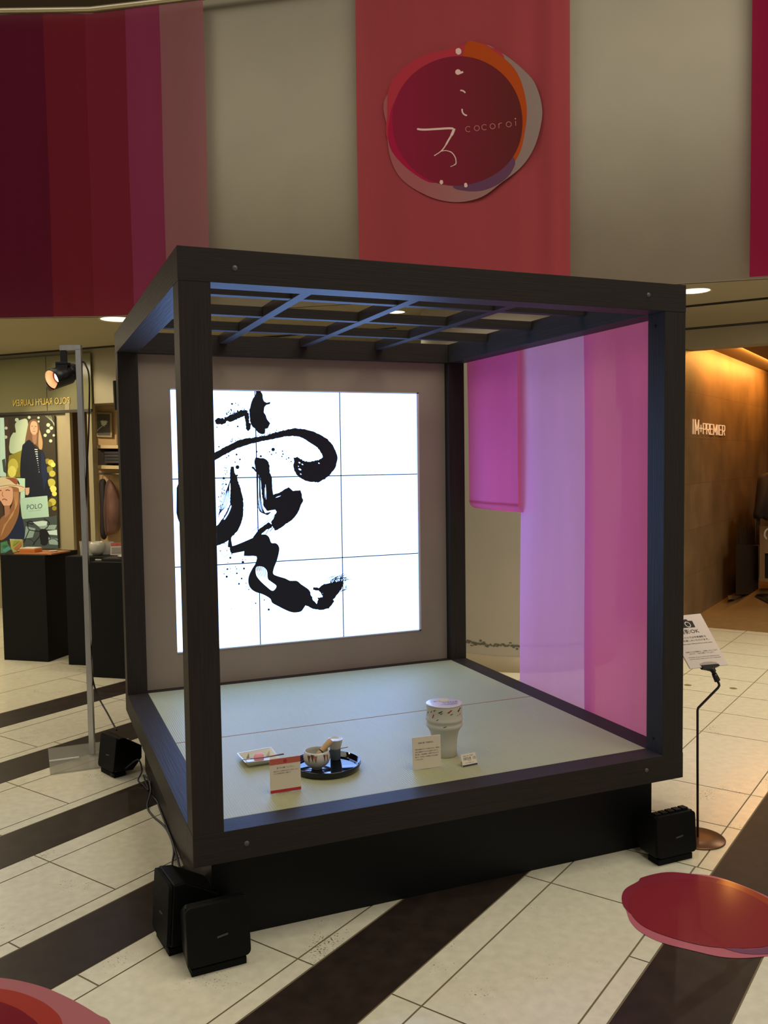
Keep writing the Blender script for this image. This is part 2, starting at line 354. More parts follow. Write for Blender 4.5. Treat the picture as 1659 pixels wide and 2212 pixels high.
# ------------------------------------------------------------------ right shop
RA, RB = (5.41, 3.905), (8.94, 6.315); RP, RN = vplane(RA, RB); RD = (Vector((RB[0], RB[1], 0))-Vector((RA[0], RA[1], 0))).normalized()
stone = bpy.data.materials.new('travertine'); stone.use_nodes = True
nt = stone.node_tree; b = nt.nodes['Principled BSDF']; b.inputs['Roughness'].default_value = .5
tc = nt.nodes.new('ShaderNodeTexCoord'); mp = nt.nodes.new('ShaderNodeMapping'); mp.inputs['Rotation'].default_value = (math.radians(90), 0, math.radians(-34)); br = nt.nodes.new('ShaderNodeTexBrick')
br.inputs['Scale'].default_value = 1.0; br.inputs['Brick Width'].default_value = .9; br.inputs['Row Height'].default_value = .45; br.inputs['Mortar Size'].default_value = .003
br.inputs['Color1'].default_value = (*lin((166, 134, 94)), 1); br.inputs['Color2'].default_value = (*lin((152, 122, 84)), 1); br.inputs['Mortar'].default_value = (*lin((136, 108, 74)), 1)
vx = nt.nodes.new('ShaderNodeSeparateXYZ'); cx = nt.nodes.new('ShaderNodeCombineXYZ'); ad = nt.nodes.new('ShaderNodeMath'); ad.operation = 'MULTIPLY'; ad.inputs[1].default_value = 1.21
nt.links.new(tc.outputs['Object'], vx.inputs[0]); nt.links.new(vx.outputs[0], ad.inputs[0]); nt.links.new(ad.outputs[0], cx.inputs[0]); nt.links.new(vx.outputs[2], cx.inputs[1]); nt.links.new(cx.outputs[0], br.inputs[0])
nz = nt.nodes.new('ShaderNodeTexNoise'); nz.inputs['Scale'].default_value = 2.2; nz.inputs['Detail'].default_value = 8; mm = nt.nodes.new('ShaderNodeMix'); mm.data_type = 'RGBA'; mm.blend_type = 'MULTIPLY'; mm.inputs[0].default_value = .8
nt.links.new(tc.outputs['Object'], nz.inputs[0]); nt.links.new(br.outputs[0], mm.inputs[6]); nt.links.new(nz.outputs[0], mm.inputs[7]); nt.links.new(mm.outputs[2], b.inputs['Base Color'])
b.inputs['Specular IOR Level'].default_value = .3
RMX = Matrix.Translation(RP) @ Matrix((RD, RN, Vector((0, 0, 1)))).transposed().to_4x4()
def Rbox(mb, s0, s1, d0, d1, z0, z1, m=None, bev=0): mb.box((s0, d0, z0), (s1, d1, z1), m, bev, RMX)
def Rs(u, v): p = on_plane(u, v, RP, RN); return (p-RP).dot(RD), p.z
Rend = Rs(1656, 1000)[0]
f = MB(); Rbox(f, -.0, Rend, -.3, 0, 0, 2.80); struct(f.build('wall_right', stone))
HD = Vector((.42, -.59, 0)).normalized(); HN = Vector((-HD.y*-1, -HD.x, 0)); HN = Vector((-.81, -.58, 0)).normalized(); HA = Vector((5.41, 3.905, 0))
HMX = Matrix.Translation(HA) @ Matrix((HD, HN, Vector((0, 0, 1)))).transposed().to_4x4()
f = MB(); f.box((-.6, -.25, 2.645), (9, 0, ZC), olive, 0, HMX); struct(f.build('wall_header', keep=True))
f = MB()
for z in (2.822, 2.834): f.box((-.6, 0, z), (9, .006, z+.006), dk, 0, HMX)
G0, G1 = zp(1483, 660), zp(1659, 642); GD = (G1-G0).normalized(); GMX = Matrix.Translation(Vector((G0.x, G0.y, 0))) @ Matrix((GD, Vector((-GD.y, GD.x, 0)), Vector((0, 0, 1)))).transposed().to_4x4()
for d_ in (0, .05): f.box((-1, d_, 2.835), (5, d_+.022, 2.844), dk, 0, GMX)
struct(f.build('trim_4', keep=True))
f = MB(); f.box((-.6, -8, 2.74), (9, -.25, 2.80), mat('shop_ceiling_paint', (120, 98, 66), .8), 0, HMX)
o = f.build('ceiling_shop', keep=True); struct(o)
wf = mat('wood_floor', (142, 116, 76), .3, var=.2, scale=5, stretch=(1.2, 6, 1))
f = MB(); f.box((-6, -12, -.01), (9, -.0, .004), wf, 0, Matrix.Translation(Vector((5.5, 3.66, 0))) @ Matrix((HD, HN, Vector((0, 0, 1)))).transposed().to_4x4()); struct(f.build('floor_shop', keep=True))
f = MB(); Rbox(f, Rend, Rend+.3, -2, 4, 0, 2.75); struct(f.build('wall_shop_back', mat('shop_back_paint', (70, 52, 34), .7)))
# hidden-trough cove light over the stone wall
area('cove_light', tuple(RP+RD*2.25+RN*.30+Vector((0, 0, 2.73))), .06, 62, (1, .42, .08), (0, 0, 0), 3.4)
cl = bpy.data.objects['cove_light']; dz = (RN*1.0+Vector((0, 0, 1))).normalized(); cl.rotation_euler = (Matrix((RD.cross(dz), RD, dz)).transposed()).to_euler()
spot('shop_spot', tuple(RP+RD*3.2+RN*1.0+Vector((0, 0, 2.7))), tuple(RP+RD*4.05+RN*0+Vector((0, 0, 1.1))), 14, (1, .72, .34), 26, .5)
spot('shop_spot', tuple(RP+RD*1.9+RN*1.6+Vector((0, 0, 2.7))), tuple(on_plane(1665, 1335, (0, 0, 0), Vector((0, 0, 1)))), 34, (1, .75, .4), 24, .7)
# raised metal shop name
A, sz = None, None
s0, zb0 = Rs(1495, 937); s1, zb1 = Rs(1566, 941)
lt = mat('lit_brass_letters', (245, 200, 130), .35, metal=.2, emit=.45, emcol=(1, .70, .40))
f = MB(); hgt = Rs(1500, 906)[1]-Rs(1500, 937)[1]
GL = {'|': [[(.3,0),(.3,1)]], 'M': [[(0,0),(0,1),(.5,.25),(1,1),(1,0)]], '+': [[(0,.5),(1,.5)],[(.5,.0),(.5,.95)]], 'P': [[(0,0),(0,1),(.9,1),(1,.85),(1,.6),(.9,.45),(0,.45)]], 'R': [[(0,0),(0,1),(.9,1),(1,.85),(1,.6),(.9,.45),(0,.45)],[(.5,.45),(1,0)]], 'E': [[(1,1),(0,1),(0,0),(1,0)],[(0,.52),(.85,.52)]], 'I': [[(.5,0),(.5,1)]]}
xp = 0; LT = []
for i_, ch in enumerate('|M+PREMIER'):
    wd_ = {'|': .25, 'M': .62, '+': .5, 'I': .22}.get(ch, .5); hs = 1.0 if i_ < 2 else .74; b0 = 0 if i_ < 2 else .05
    if i_ == 2: hs = .5; b0 = .18
    LT.append((xp, wd_, hs, b0, ch)); xp += wd_+.17
def rl(x, y, d): return RP+RD*(s0+(s1-s0)*x/xp)+RN*(.004+d)+Vector((0, 0, zb0+y*hgt))
for x0_, wd_, hs, b0, ch in LT:
    for st_ in GL[ch]:
        P_ = [(x0_+a*wd_, b0+b*hs) for a, b in st_]
        for (xa, ya), (xb, yb) in zip(P_, P_[1:]):
            d_ = math.hypot(xb-xa, yb-ya); nx_, ny_ = -(yb-ya)/d_*.055, (xb-xa)/d_*.03; ex, ey = (xb-xa)/d_*.03, (yb-ya)/d_*.02
            f.prism([(xa-ex+nx_, ya-ey+ny_), (xb+ex+nx_, yb+ey+ny_), (xb+ex-nx_, yb+ey-ny_), (xa-ex-nx_, ya-ey-ny_)], rl, .004, lt)
tag(f.build('shop_lettering', keep=True), 'glowing brass shop name in raised letters on the stone wall at the right', 'lettering')
f = MB(); f.lathe([(.02, 0), (.03, -.005), (.018, -.03), (.001, -.032)], tuple(zp(1600, 728, 2.72)), 16, dk)
o = f.build('sprinkler', keep=True); tag(o, 'tiny dark sprinkler head on the ceiling above the right shop', 'sprinkler')
# ================================================================== BANNERS
def banner(name, x0, x1, z0, z1, mats, bounds, off, label, amp=.018, freq=7, ph=0, parent=None, nz=40, ef=False):
    f = MB(); nx = 90
    def P(x, z):
        n = fn(x); sw = math.sin(x*freq+ph)*.6+math.sin(x*freq*2.3+ph*2+z*.5)*.4
        d = off+amp*sw*(1+.2*math.sin(z*1.1))+.006*math.sin(z*3+x*4)
        t_ = (x-x0)/(x1-x0)
        if ef and t_ > .72: d += .035*(t_-.72)/.28*math.sin((t_-.72)*34+z*.25)
        return Vector((x+n[0]*d, fpt(x)+n[1]*d, z))
    for i in range(nx):
        a, b = x0+(x1-x0)*i/nx, x0+(x1-x0)*(i+1)/nx
        k = sum(1 for q in bounds if (a+b)/2 > q)
        for j in range(nz):
            c, d = z0+(z1-z0)*j/nz, z0+(z1-z0)*(j+1)/nz
            f.faces([P(a, c), P(b, c), P(b, d), P(a, d)], [[0, 1, 2, 3]], mats[k], True)
    f.mi(mats[0]); bmesh.ops.remove_doubles(f.bm, verts=f.bm.verts[:], dist=1e-5)
    o = f.build(name, keep=True); return tag(o, label, 'banner', 'sheer banners on the upper wall'), P
def xat(u, v, off=.1):
    lo, hi = -6, 8
    for _ in range(50):
        m = (lo+hi)/2; n = fn(m); p = Vector((m+n[0]*off, fpt(m)+n[1]*off, 0)); d = p-CAM
        # screen u of the point taken at the row's own height
        r = ray(u, v); side = d.x*r.y-d.y*r.x
        if side < 0: lo = m
        else: hi = m
    return lo
bd = [xat(u, 350) for u in (111, 196, 274, 358)]
bmat = [cloth('banner_wine', (100, 28, 50), .05, .25), cloth('banner_rust', (122, 36, 50), .05, .25), cloth('banner_red', (130, 42, 58), .05, .25), cloth('banner_plum', (148, 58, 90), .05, .25), cloth('banner_rose', (164, 106, 112), .12, .3)]
banner('hanging_banner', -4.5, xat(446, 300), ZC-.02, ZF-.05, bmat, bd, .10, 'wine red banner of overlapping vertical bands at the upper left', .010, 3.1)
coral = cloth('banner_coral', (182, 80, 86), .04, .25, .05)
ban2, BP = banner('hanging_banner', xat(771, 300), xat(1231, 300), ZC-.02, ZF-.05, [coral], [], .10, 'coral banner with a round red emblem, centre of the upper wall', .010, 8, 1.0, ef=True)
banner('hanging_banner', xat(1622, 300), 7.6, ZC-.01, ZF-.05, [cloth('banner_crimson', (150, 30, 66), .04, .25)], [], .10, 'crimson banner cut by the right edge of the picture', .008, 5)
EP, EN = vplane(FP[6], FP[7]); EP = EP + EN*.116
def grad(name, c0, c1, axis_from, axis_to):
    m = bpy.data.materials.new(name); m.use_nodes = True; nt = m.node_tree; b = nt.nodes['Principled BSDF']; b.inputs['Roughness'].default_value = .9; b.inputs['Specular IOR Level'].default_value = .1
    tc = nt.nodes.new('ShaderNodeTexCoord'); sx = nt.nodes.new('ShaderNodeSeparateXYZ'); mr = nt.nodes.new('ShaderNodeMapRange'); mx = nt.nodes.new('ShaderNodeMix'); mx.data_type = 'RGBA'
    mr.inputs[1].default_value = axis_from; mr.inputs[2].default_value = axis_to; mx.inputs[6].default_value = (*lin(c0), 1); mx.inputs[7].default_value = (*lin(c1), 1)
    nt.links.new(tc.outputs['Object'], sx.inputs[0]); nt.links.new(sx.outputs[0], mr.inputs[0]); nt.links.new(mr.outputs[0], mx.inputs[0]); nt.links.new(mx.outputs[2], b.inputs['Base Color']); return m
eu = lambda x, y: (800+x/4.1475, 60+y/4.1475)
A = Art(planemap(EP, EN, eu), .0012)
def blob(cx, cy, rx, ry, amp=10, n=80, seed=1):
    r = random.Random(seed); ph = [r.uniform(0, 6.28) for _ in range(4)]
    return [(cx+(rx+amp*sum(math.sin((k+2)*a+ph[k]) for k in range(3))/2)*math.cos(a), cy+(ry+amp*sum(math.cos((k+2)*a+ph[k]) for k in range(3))/2)*math.sin(a)) for a in [2*math.pi*i/n for i in range(n)]]
pm = lambda n, c: mat(n, c, .9, spec=.1)
A.poly(smooth_pts([(150,600),(150,900),(165,1100),(215,1260),(300,1375),(440,1470),(610,1540),(800,1562),(1000,1515),(1180,1385),(1350,1250),(1465,1080),(1530,860),(1535,690),(1475,500),(1380,385),(1250,275),(1130,200),(1050,155),(900,150),(600,250)], 5, True), grad('emblem_ring', (164, 92, 94), (140, 130, 122), 2.3, 3.1))
A.poly(smooth_pts([(160,560),(220,440),(350,320),(500,240),(700,195),(860,150),(980,140),(1050,160),(1200,300),(900,700),(400,1000),(160,1000),(150,780)], 5, True), pm('emblem_rose', (178, 54, 68)))
A.poly(smooth_pts([(850,160),(990,140),(1100,205),(1260,330),(1350,480),(1400,700),(1390,900),(1330,1140),(1200,1260),(1000,1100),(840,600)], 5, True), pm('emblem_orange', (178, 72, 26)))
A.poly(smooth_pts([(1290,1170),(1260,1300),(1150,1400),(1000,1460),(850,1462),(740,1425),(800,1300),(1100,1100)], 5, True), pm('emblem_slate', (104, 66, 92)))
A.poly(smooth_pts([(160,900),(170,1050),(240,1170),(380,1300),(560,1390),(700,1300),(500,900),(300,600),(200,700)], 5, True), pm('emblem_magenta', (168, 30, 66)))
EXL = EP.x
A.poly(blob(782, 838, 585, 582, 6), grad('emblem_disc', (140, 34, 60), (88, 40, 36), 2.2, 3.0))
wh = mat('emblem_white', (225, 190, 180), .9)
for q, r in [((790, 212), 27), ((638, 1384), 18), ((856, 1410), 18)]: A.poly([(q[0]+(r+random.uniform(-3, 3))*math.cos(a)*(1 if r > 20 else .9), q[1]+(r*1.15+random.uniform(-3, 3))*math.sin(a)) for a in [i*.45 for i in range(14)]], wh)
A.circ(786, 398, 25, wh); A.stroke([(790, 408), (812, 404), (832, 396)], [22, 20, 16], wh)
A.stroke(smooth_pts([(806, 562), (830, 566), (852, 584)]), 13, wh); A.stroke(smooth_pts([(822, 728), (826, 758), (842, 778), (866, 788)]), 13, wh)
A.stroke(smooth_pts([(418, 908), (480, 914), (600, 908), (700, 902), (745, 904)]), [4]+[18]*22+[14]*2, wh)
A.stroke(smooth_pts([(752, 904), (735, 950), (700, 1010), (665, 1070), (630, 1110), (572, 1148)]), [24]*8+[16]*8+[11]*8+[8]*7, wh)
A.stroke(smooth_pts([(632, 1108), (680, 1102), (730, 1120), (762, 1165), (768, 1215), (750, 1232), (718, 1246)]), [7]*10+[9]*20+[6]*7, wh)
pk = mat('emblem_pink', (190, 112, 108), .9)
def arc(cx, cy, r, a0, a1, w, A=A, m=pk): A.stroke([(cx+r*math.cos(math.radians(a)), cy+r*math.sin(math.radians(a))) for a in [a0+(a1-a0)*i/14 for i in range(15)]], w, m)
for i, ch in enumerate('cocoroi'):
    cx, cy = 878+i*72.5, 910-i*8.5
    if i == 1: cx += 4
    if ch == 'c': arc(cx, cy, 24, 45, 315, 6)
    if ch == 'o': arc(cx, cy, 23, 0, 360, 6)
    if ch == 'r': A.stroke([(cx-15, cy+26), (cx-17, cy-18)], 6, pk); arc(cx+6, cy+1, 22, 190, 285, 6)
    if ch == 'i': A.stroke([(cx-10, cy+22), (cx-12, cy-22)], 6, pk); A.circ(cx-13, cy-42, 5, wh)
A.build('emblem', ban2)
# ================================================================== BOOTH
PW, PD, T, H0, H1, ZT = 2.0, 2.013, .104, .310, 2.3086, .4146; HB = .1076
def wood(name, st, c=(50, 45, 42), sp=.12):
    return mat(name, c, .50, var=.14, scale=14, stretch=st, bump=.12, spec=sp)
wx, wy, wz = wood('stained_wood_x', (.3, 14, 14)), wood('stained_wood_y', (14, .3, 14)), wood('stained_wood_z', (14, 14, .3))
booth = thing('display_booth', (PW/2, PD/2, 0), 'dark timber cube frame booth with raised tatami stage and lattice top', 'display booth')
def part(name, a, b, m, par=booth, bev=.0015):
    f = MB(); f.box(a, b, None, bev); return f.build(name, m, par)
for x in (0, PW-T):
    for y in (0, PD-T): part('post', (x+.001, y+.001, ZT), (x+T-.001, y+T-.001, H1-HB), wz)
for y in (0, PD-T):
    part('top_beam', (0 if y == 0 else T, y, H1-HB), (PW if y == 0 else PW-T, y+T, H1), wx)
    part('bottom_beam', (0, y, H0), (PW, y+T, ZT), wx)
for x in (0, PW-T):
    part('top_beam', (x, T if x else T, H1-HB), (x+T, PD, H1), wy)
    part('bottom_beam', (x, T, H0), (x+T, PD-T, ZT), wy)
for i in range(3):
    x = .549+.45*i-.0225; part('lattice_bar', (x, T, 2.262), (x+.045, PD-T, H1-.001), wy)
    y = .532+.45*i; part('lattice_bar', (T, y, 2.264), (PW-T, y+.045, H1-.002), wx)
blk = mat('black_panel', (11, 13, 15), .55, spec=.25, var=.1, scale=4)
part('base_panel', (.077, .10, 0), (1.923, .118, H0), blk)
part('base_panel', (.077, .118, 0), (.10, 1.90, H0), wood('stained_wood_base', (9, .35, 9)))
part('base_panel', (1.905, .118, 0), (1.923, 1.90, H0), blk)
part('base_panel', (.10, 1.885, 0), (1.905, 1.90, H0), blk)
bolt = mat('bolt_cap', (88, 84, 80), .5)
for p in [(.177, .362), (1.816, .366), (.182, 2.25), (1.816, 2.259)]:
    f = MB(); f.lathe([(.001, .0028), (.0075, .0026), (.009, 0)], (0, 0, 0), 20, None, True, Matrix.Translation(Vector((p[0], 0, p[1]))) @ Matrix.Rotation(math.radians(90), 4, 'X')); f.build('bolt_cap', bolt, booth)
for q in [(1.896, 1.87, 2.255), (1.896, 1.80, 2.235), (1.896, 1.55, 2.23), (1.896, .06, 2.15), (1.896, .06, .47)]:
    f = MB(); f.lathe([(.001, .001), (.006, .0012), (.007, 0)], (0, 0, 0), 12, None, True, Matrix.Translation(Vector(q)) @ Matrix.Rotation(math.radians(-90), 4, 'Y')); f.build('screw_hole', mat('hole_black', (12, 11, 12), .9), booth)
# tatami: two mats side by side, rush woven in fine ribs
tat = bpy.data.materials.new('tatami_rush'); tat.use_nodes = True; nt = tat.node_tree; b = nt.nodes['Principled BSDF']; b.inputs['Roughness'].default_value = .48; b.inputs['Specular IOR Level'].default_value = .45
tc = nt.nodes.new('ShaderNodeTexCoord'); wv = nt.nodes.new('ShaderNodeTexWave'); wv.bands_direction = 'X'; wv.inputs['Scale'].default_value = 34; wv.inputs['Distortion'].default_value = .8; wv.inputs['Detail'].default_value = 1
nz = nt.nodes.new('ShaderNodeTexNoise'); mp = nt.nodes.new('ShaderNodeMapping'); mp.inputs['Scale'].default_value = (60, 4, 1); nz.inputs['Scale'].default_value = 3; mx = nt.nodes.new('ShaderNodeMix'); mx.data_type = 'RGBA'
mx.inputs[6].default_value = (*lin((158, 158, 120)), 1); mx.inputs[7].default_value = (*lin((170, 170, 134)), 1)
nt.links.new(tc.outputs['Object'], wv.inputs[0]); nt.links.new(tc.outputs['Object'], mp.inputs[0]); nt.links.new(mp.outputs[0], nz.inputs[0]); nt.links.new(nz.outputs[0], mx.inputs[0]); nt.links.new(mx.outputs[2], b.inputs['Base Color'])
bp = nt.nodes.new('ShaderNodeBump'); bp.inputs[0].default_value = .25; bp.inputs[1].default_value = .002; nt.links.new(wv.outputs[0], bp.inputs['Height']); nt.links.new(bp.outputs[0], b.inputs['Normal'])
for y0, y1, lb in [(T+.001, .9978, 'front tatami mat under the cups, tray and cards'), (1.0027, PD-T-.001, 'rear tatami mat next to the lit screen wall')]:
    f = MB(); f.box((T+.001, y0, ZT-.05), (PW-T-.001, y1, ZT-.0005), None, .002); o = f.build('tatami_mat', tat); tag(o, lb, 'tatami mat')
f = MB(); f.box((T+.001, .998, ZT-.04), (PW-T-.001, 1.0025, ZT+.0003)); f.build('mat_seam', mat('seam_straw', (158, 118, 66), .7), booth)
# ================================================================== SCREEN WALL
YW = 1.962
plast = mat('plaster_wall', (152, 138, 124), .85, var=.04, scale=3)
sw = thing('backdrop_panel', (1.0, 2.0, 0), 'beige upright wall panel framing the lit video screen at the back of the booth', 'partition wall')
X0, X1, Z0, Z1 = .272, 1.722, .600, 2.025
def wallbox(a, b): f = MB(); f.box(a, b); return f
f = MB(); f.box((T+.001, YW, ZT), (X0, 1.99, H1-HB)); f.box((X1, YW, ZT), (PW-T-.001, 1.99, H1-HB)); f.box((X0, YW, ZT), (X1, 1.99, Z0)); f.box((X0, YW, Z1), (X1, 1.99, H1-HB))
f.build('panel', plast, sw)
f = MB(); e = .012
f.box((X0, YW-.004, Z0), (X1, YW+.01, Z0+.006)); f.box((X1-.013, YW-.004, Z0), (X1, YW+.012, Z1)); f.box((X0, YW-.004, Z1-.006), (X1, YW+.01, Z1))
f.build('screen_trim', mat('trim_lilac', (205, 198, 210), .5), sw)
vw = thing('video_wall', (1.0, 2.02, 0), 'large white lit video wall of nine tiles showing black brush calligraphy', 'screen')
led = mat('led_white', (20, 20, 20), .4, emit=1.0, emcol=(1.5, 2.6, 5.6))
SY = YW+.006; X1s = X1-.014
xl = [X0+.001, .733, 1.228, X1s]; zl = [Z0+.007, 1.068, 1.543, Z1-.007]
for i in range(3):
    for j in range(3):
        f = MB(); f.box((xl[i]+.0008, SY, zl[j]+.0008), (xl[i+1]-.0008, SY+.02, zl[j+1]-.0008)); f.build('screen_tile', led, vw)
ink = mat('ink_black', (14, 20, 38), .5)
for a_ in xl[1:3]: f = MB(); f.box((a_-.0028, SY-.0009, Z0+.006), (a_+.0028, SY+.004, Z1-.006)); f.build('tile_seam', ink, vw)
for a_ in zl[1:3]: f = MB(); f.box((X0+.001, SY-.0009, a_-.0028), (X1s, SY+.004, a_+.0028)); f.build('tile_seam', ink, vw)
f = MB(); f.box((X0, SY+.021, Z0), (X1, SY+.024, Z1)); f.build('backplate', mat('screen_gap', (14, 20, 38), .6), vw)
SP, SN = Vector((0, SY, 0)), Vector((0, -1, 0))
za = lambda x, y: (460+x/5.53, 840+y/5.53); zb = lambda x, y: (460+x/5.53, 1080+y/5.53)
A = Art(planemap(SP, SN, za), .0006); R = lambda p, a, s: dilate(rough(p, a, s), 5)
A.poly(R([(515,18),(558,16),(585,60),(592,110),(605,155),(640,172),(683,160),(680,178),(630,188),(610,215),(600,280),(628,320),(645,370),(680,415),(655,468),(622,475),(618,530),(592,540),(545,520),(500,470),(462,430),(446,380),(440,250),(455,185),(480,125),(515,75)], 3, 22), ink)
A.poly(R([(28,362),(75,355),(110,350),(150,370),(155,400),(120,415),(70,425),(28,400)], 8, 14), ink)
A.poly(R([(145,345),(200,318),(270,295),(330,262),(400,258),(420,300),(360,325),(300,345),(240,385),(180,385),(145,365)], 7, 14), ink)
A.poly(R([(385,280),(425,290),(430,400),(455,420),(440,480),(420,500),(400,480),(400,420),(385,350)], 5, 14), ink)
for _ in range(60):
    x = random.uniform(160, 420); A.circ(x, 310-(x-160)*.16-random.expovariate(.07), random.uniform(2, 9), ink, n=7)
A.stroke(smooth_pts([(455,150),(425,210),(440,300)]), 3, ink)
# long sweeping stroke
cen = smooth_pts([(-60,835),(40,795),(150,735),(280,670),(400,632),(520,608),(640,585),(760,555),(880,528),(1000,520),(1110,545),(1220,600),(1310,660),(1375,750),(1395,840),(1360,920),(1280,985),(1180,1000),(1090,975),(1030,930),(990,850)], 6)
wl = [78,76,72,72,68,52,50,62,72,86,110,135,150,160,165,180,190,215,200,150,40]
wd = []
for i in range(len(cen)):
    t = i/6; k = min(int(t), len(wl)-2); wd.append(9+wl[k]+(wl[k+1]-wl[k])*(t-k)+random.uniform(-7, 7))
A.stroke([(x+random.uniform(-1, 1), y+random.uniform(-2, 2)) for x, y in cen], wd, ink)
A.poly(R([(965,830),(1000,820),(1080,865),(1160,872),(1260,855),(1330,810),(1400,900),(1330,1070),(1250,1115),(1160,1105),(1100,1070),(1060,1040),(1010,1010),(985,960),(985,890)], 6, 14), ink)
sc = mat('led_white_gap', (20, 20, 20), .4, emit=1.0, emcol=(1.5, 2.6, 5.6))
for x, y, r in [(1035, 962, 13), (1030, 882, 9), (1065, 902, 8), (1045, 1018, 7), (1262, 888, 7), (1018, 925, 5)]: A.circ(x, y, r*1.4, led, ry=r*.7, rot=.5)
for _ in range(120):
    t = random.random(); x = 200+t*640; y = 640-t*120-random.expovariate(.06)+(30 if .2 < t < .45 else 0)-(0); A.circ(x, y, random.uniform(2, 7), ink, n=7)
for x, y, r in [(65,692,9),(275,785,12),(315,843,11),(258,876,8),(515,750,11),(692,783,9),(745,766,8),(668,752,8),(822,745,9),(828,780,10),(816,808,9),(868,840,8),(895,825,10),(925,868,8),(710,725,22),(288,450,11),(220,182,13),(213,258,8),(262,175,7),(295,195,7),(172,435,7),(40,460,8),(563,805,14),(285,935,24),(280,1035,12),(180,800,9),(155,822,8),(60,1290,8),(148,1140,12),(118,1068,13)]: A.circ(x, y, r, ink, n=9)
A.poly(R([(505,822),(560,830),(615,840),(650,880),(662,920),(665,1000),(688,1060),(692,1160),(710,1268),(780,1245),(890,1180),(950,1222),(1030,1215),(1048,1260),(1050,1300),(1065,1325),(1030,1400),(1000,1480),(930,1560),(830,1630),(760,1680),(730,1685),(700,1630),(690,1590),(760,1470),(735,1440),(640,1450),(600,1400),(580,1250),(560,1040),(515,1000),(488,880)], 3.5, 20), ink)
A.stroke(smooth_pts([(455,935),(480,950),(512,990)]), [16,20,22,24,24,24,22,22,20,20,20,20,20], ink)
for k in range(7): A.stroke(smooth_pts([(518+k*6,1000),(520+k*6,1200),(520+k*8,1350),(545+k*8,1450),(600+k*6,1485+k*3),(680,1470)]), random.uniform(3, 8), ink)
for x0, y0, x1, y1, ww in [(533, 1060, 536, 1330, 6), (540, 1075, 541, 1290, 3), (618, 1140, 625, 1320, 9), (610, 1180, 612, 1300, 3), (740, 1298, 800, 1275, 9)]: A.stroke([(x0, y0), ((x0+x1)/2, (y0+y1)/2), (x1, y1)], [2, ww, 2], led)
A.poly(R([(205,935),(235,930),(245,1000),(270,1040),(285,1100),(310,1170),(330,1240),(345,1300),(352,1400),(340,1560),(290,1680),(200,1780),(130,1830),(60,1860),(-30,1900),(-60,1700),(60,1620),(130,1520),(200,1380),(205,1200),(200,1100)], 3.5, 18), ink)
for k in range(9): A.stroke(smooth_pts([(205+k*3,950),(200,1080),(185-k*3,1190),(190-k*10,1310),(150-k*9,1400),(60,1490+k*6)]), random.uniform(2, 6), ink)
for _ in range(110):
    t = random.random(); A.circ(150-80*t+random.uniform(-22, 22), 920+560*t, random.uniform(2, 7), ink, n=7)
A.stroke(smooth_pts([(120,1560),(170,1480),(205,1390)]), [3]+[14]*11+[3], led)
A.build('brush_stroke', vw)
A = Art(planemap(SP, SN, zb), .0007)
A.poly(R([(665,270),(700,300),(700,330),(640,350),(585,395),(560,425),(480,450),(560,345),(620,305)], 3, 18), ink)
A.stroke(smooth_pts([(745,170),(700,220),(600,290),(530,330),(460,385)]), [10, 8, 7, 6, 6, 5]+[5]*19, ink); A.stroke(smooth_pts([(700,300),(660,360),(630,410)]), 7, ink)
A.stroke([(725,320),(680,375)], 8, ink)
A.poly(dilate(smooth_pts([(205,560),(250,550),(330,520),(480,455),(540,425),(620,415),(665,445),(695,515),(750,520),(785,560),(785,620),(760,720),(725,810),(715,880),(760,910),(860,940),(920,968),(1000,970),(1050,1010),(1110,1050),(1150,1085),(1170,1150),(1150,1220),(1105,1255),(1080,1290),(1045,1330),(960,1340),(880,1315),(780,1265),(710,1225),(685,1175),(600,1125),(510,1095),(450,1050),(425,980),(435,900),(480,810),(510,760),(520,670),(372,665),(370,612),(230,640)], 3, True), 4), ink)
A.poly(smooth_pts([(520,800),(600,800),(645,850),(655,940),(700,980),(758,1030),(712,1085),(640,1035),(560,960),(515,890)], 4, True), led)
for k in range(8): A.stroke(smooth_pts([(530+k*15,780),(528+k*14,850),(540+k*13,900+k*4)]), [9-k*.6]*6+[5]*6+[2], ink)
A.poly([(372,612),(368,668),(515,672),(512,735),(200,748),(205,680),(230,640)], led)
A.poly(R([(1105,1250),(1160,1180),(1180,1120),(1255,1060),(1330,1010),(1450,985),(1560,985),(1530,1060),(1470,1140),(1430,1190),(1445,1210),(1420,1245),(1380,1290),(1300,1310),(1200,1300)], 4, 16), ink)
A.poly(R([(1160,1060),(1230,1045),(1270,1090),(1305,1115),(1300,1155),(1240,1165),(1250,1190),(1235,1235),(1200,1190),(1175,1130)], 4, 14), led)
A.poly(R([(1200,1045),(1250,1050),(1262,1075),(1200,1070)], 4, 10), ink)
A.stroke(smooth_pts([(1265,1080),(1290,1100),(1310,1140)]), 16, ink)
rr = random.Random(12)
for k in range(16):
    x0, y0 = 1400+k*10, 1010-k*2; x1 = x0+rr.uniform(20, 120); y1 = y0-rr.uniform(30, 120)
    A.stroke(smooth_pts([(x0, y0), (x0+rr.uniform(-20, 40), (y0+y1)/2), (x1, y1), (x1+rr.uniform(10, 60), y1+rr.uniform(0, 40))]), [12]*5+[8]*6+[5]*5+[3]*3, ink)
for k in range(5): A.stroke(smooth_pts([(1360+k*6, 1010), (1350+k*14, 950), (1400+k*14, 920-k*4), (1460+k*8, 935)]), 3, ink)
for k in range(5): A.stroke(smooth_pts([(1500, 1100), (1570+k*8, 1060), (1600-k*10, 1000+k*5), (1580, 940)]), 3.5, ink)
A.poly(R([(180,560),(190,450),(205,430),(212,480),(225,560)], 2, 14), ink)
for k in range(6): A.stroke(smooth_pts([(70+k*12, 430), (110+k*5, 490), (150, 530), (205, 570)]), 3.5, ink)
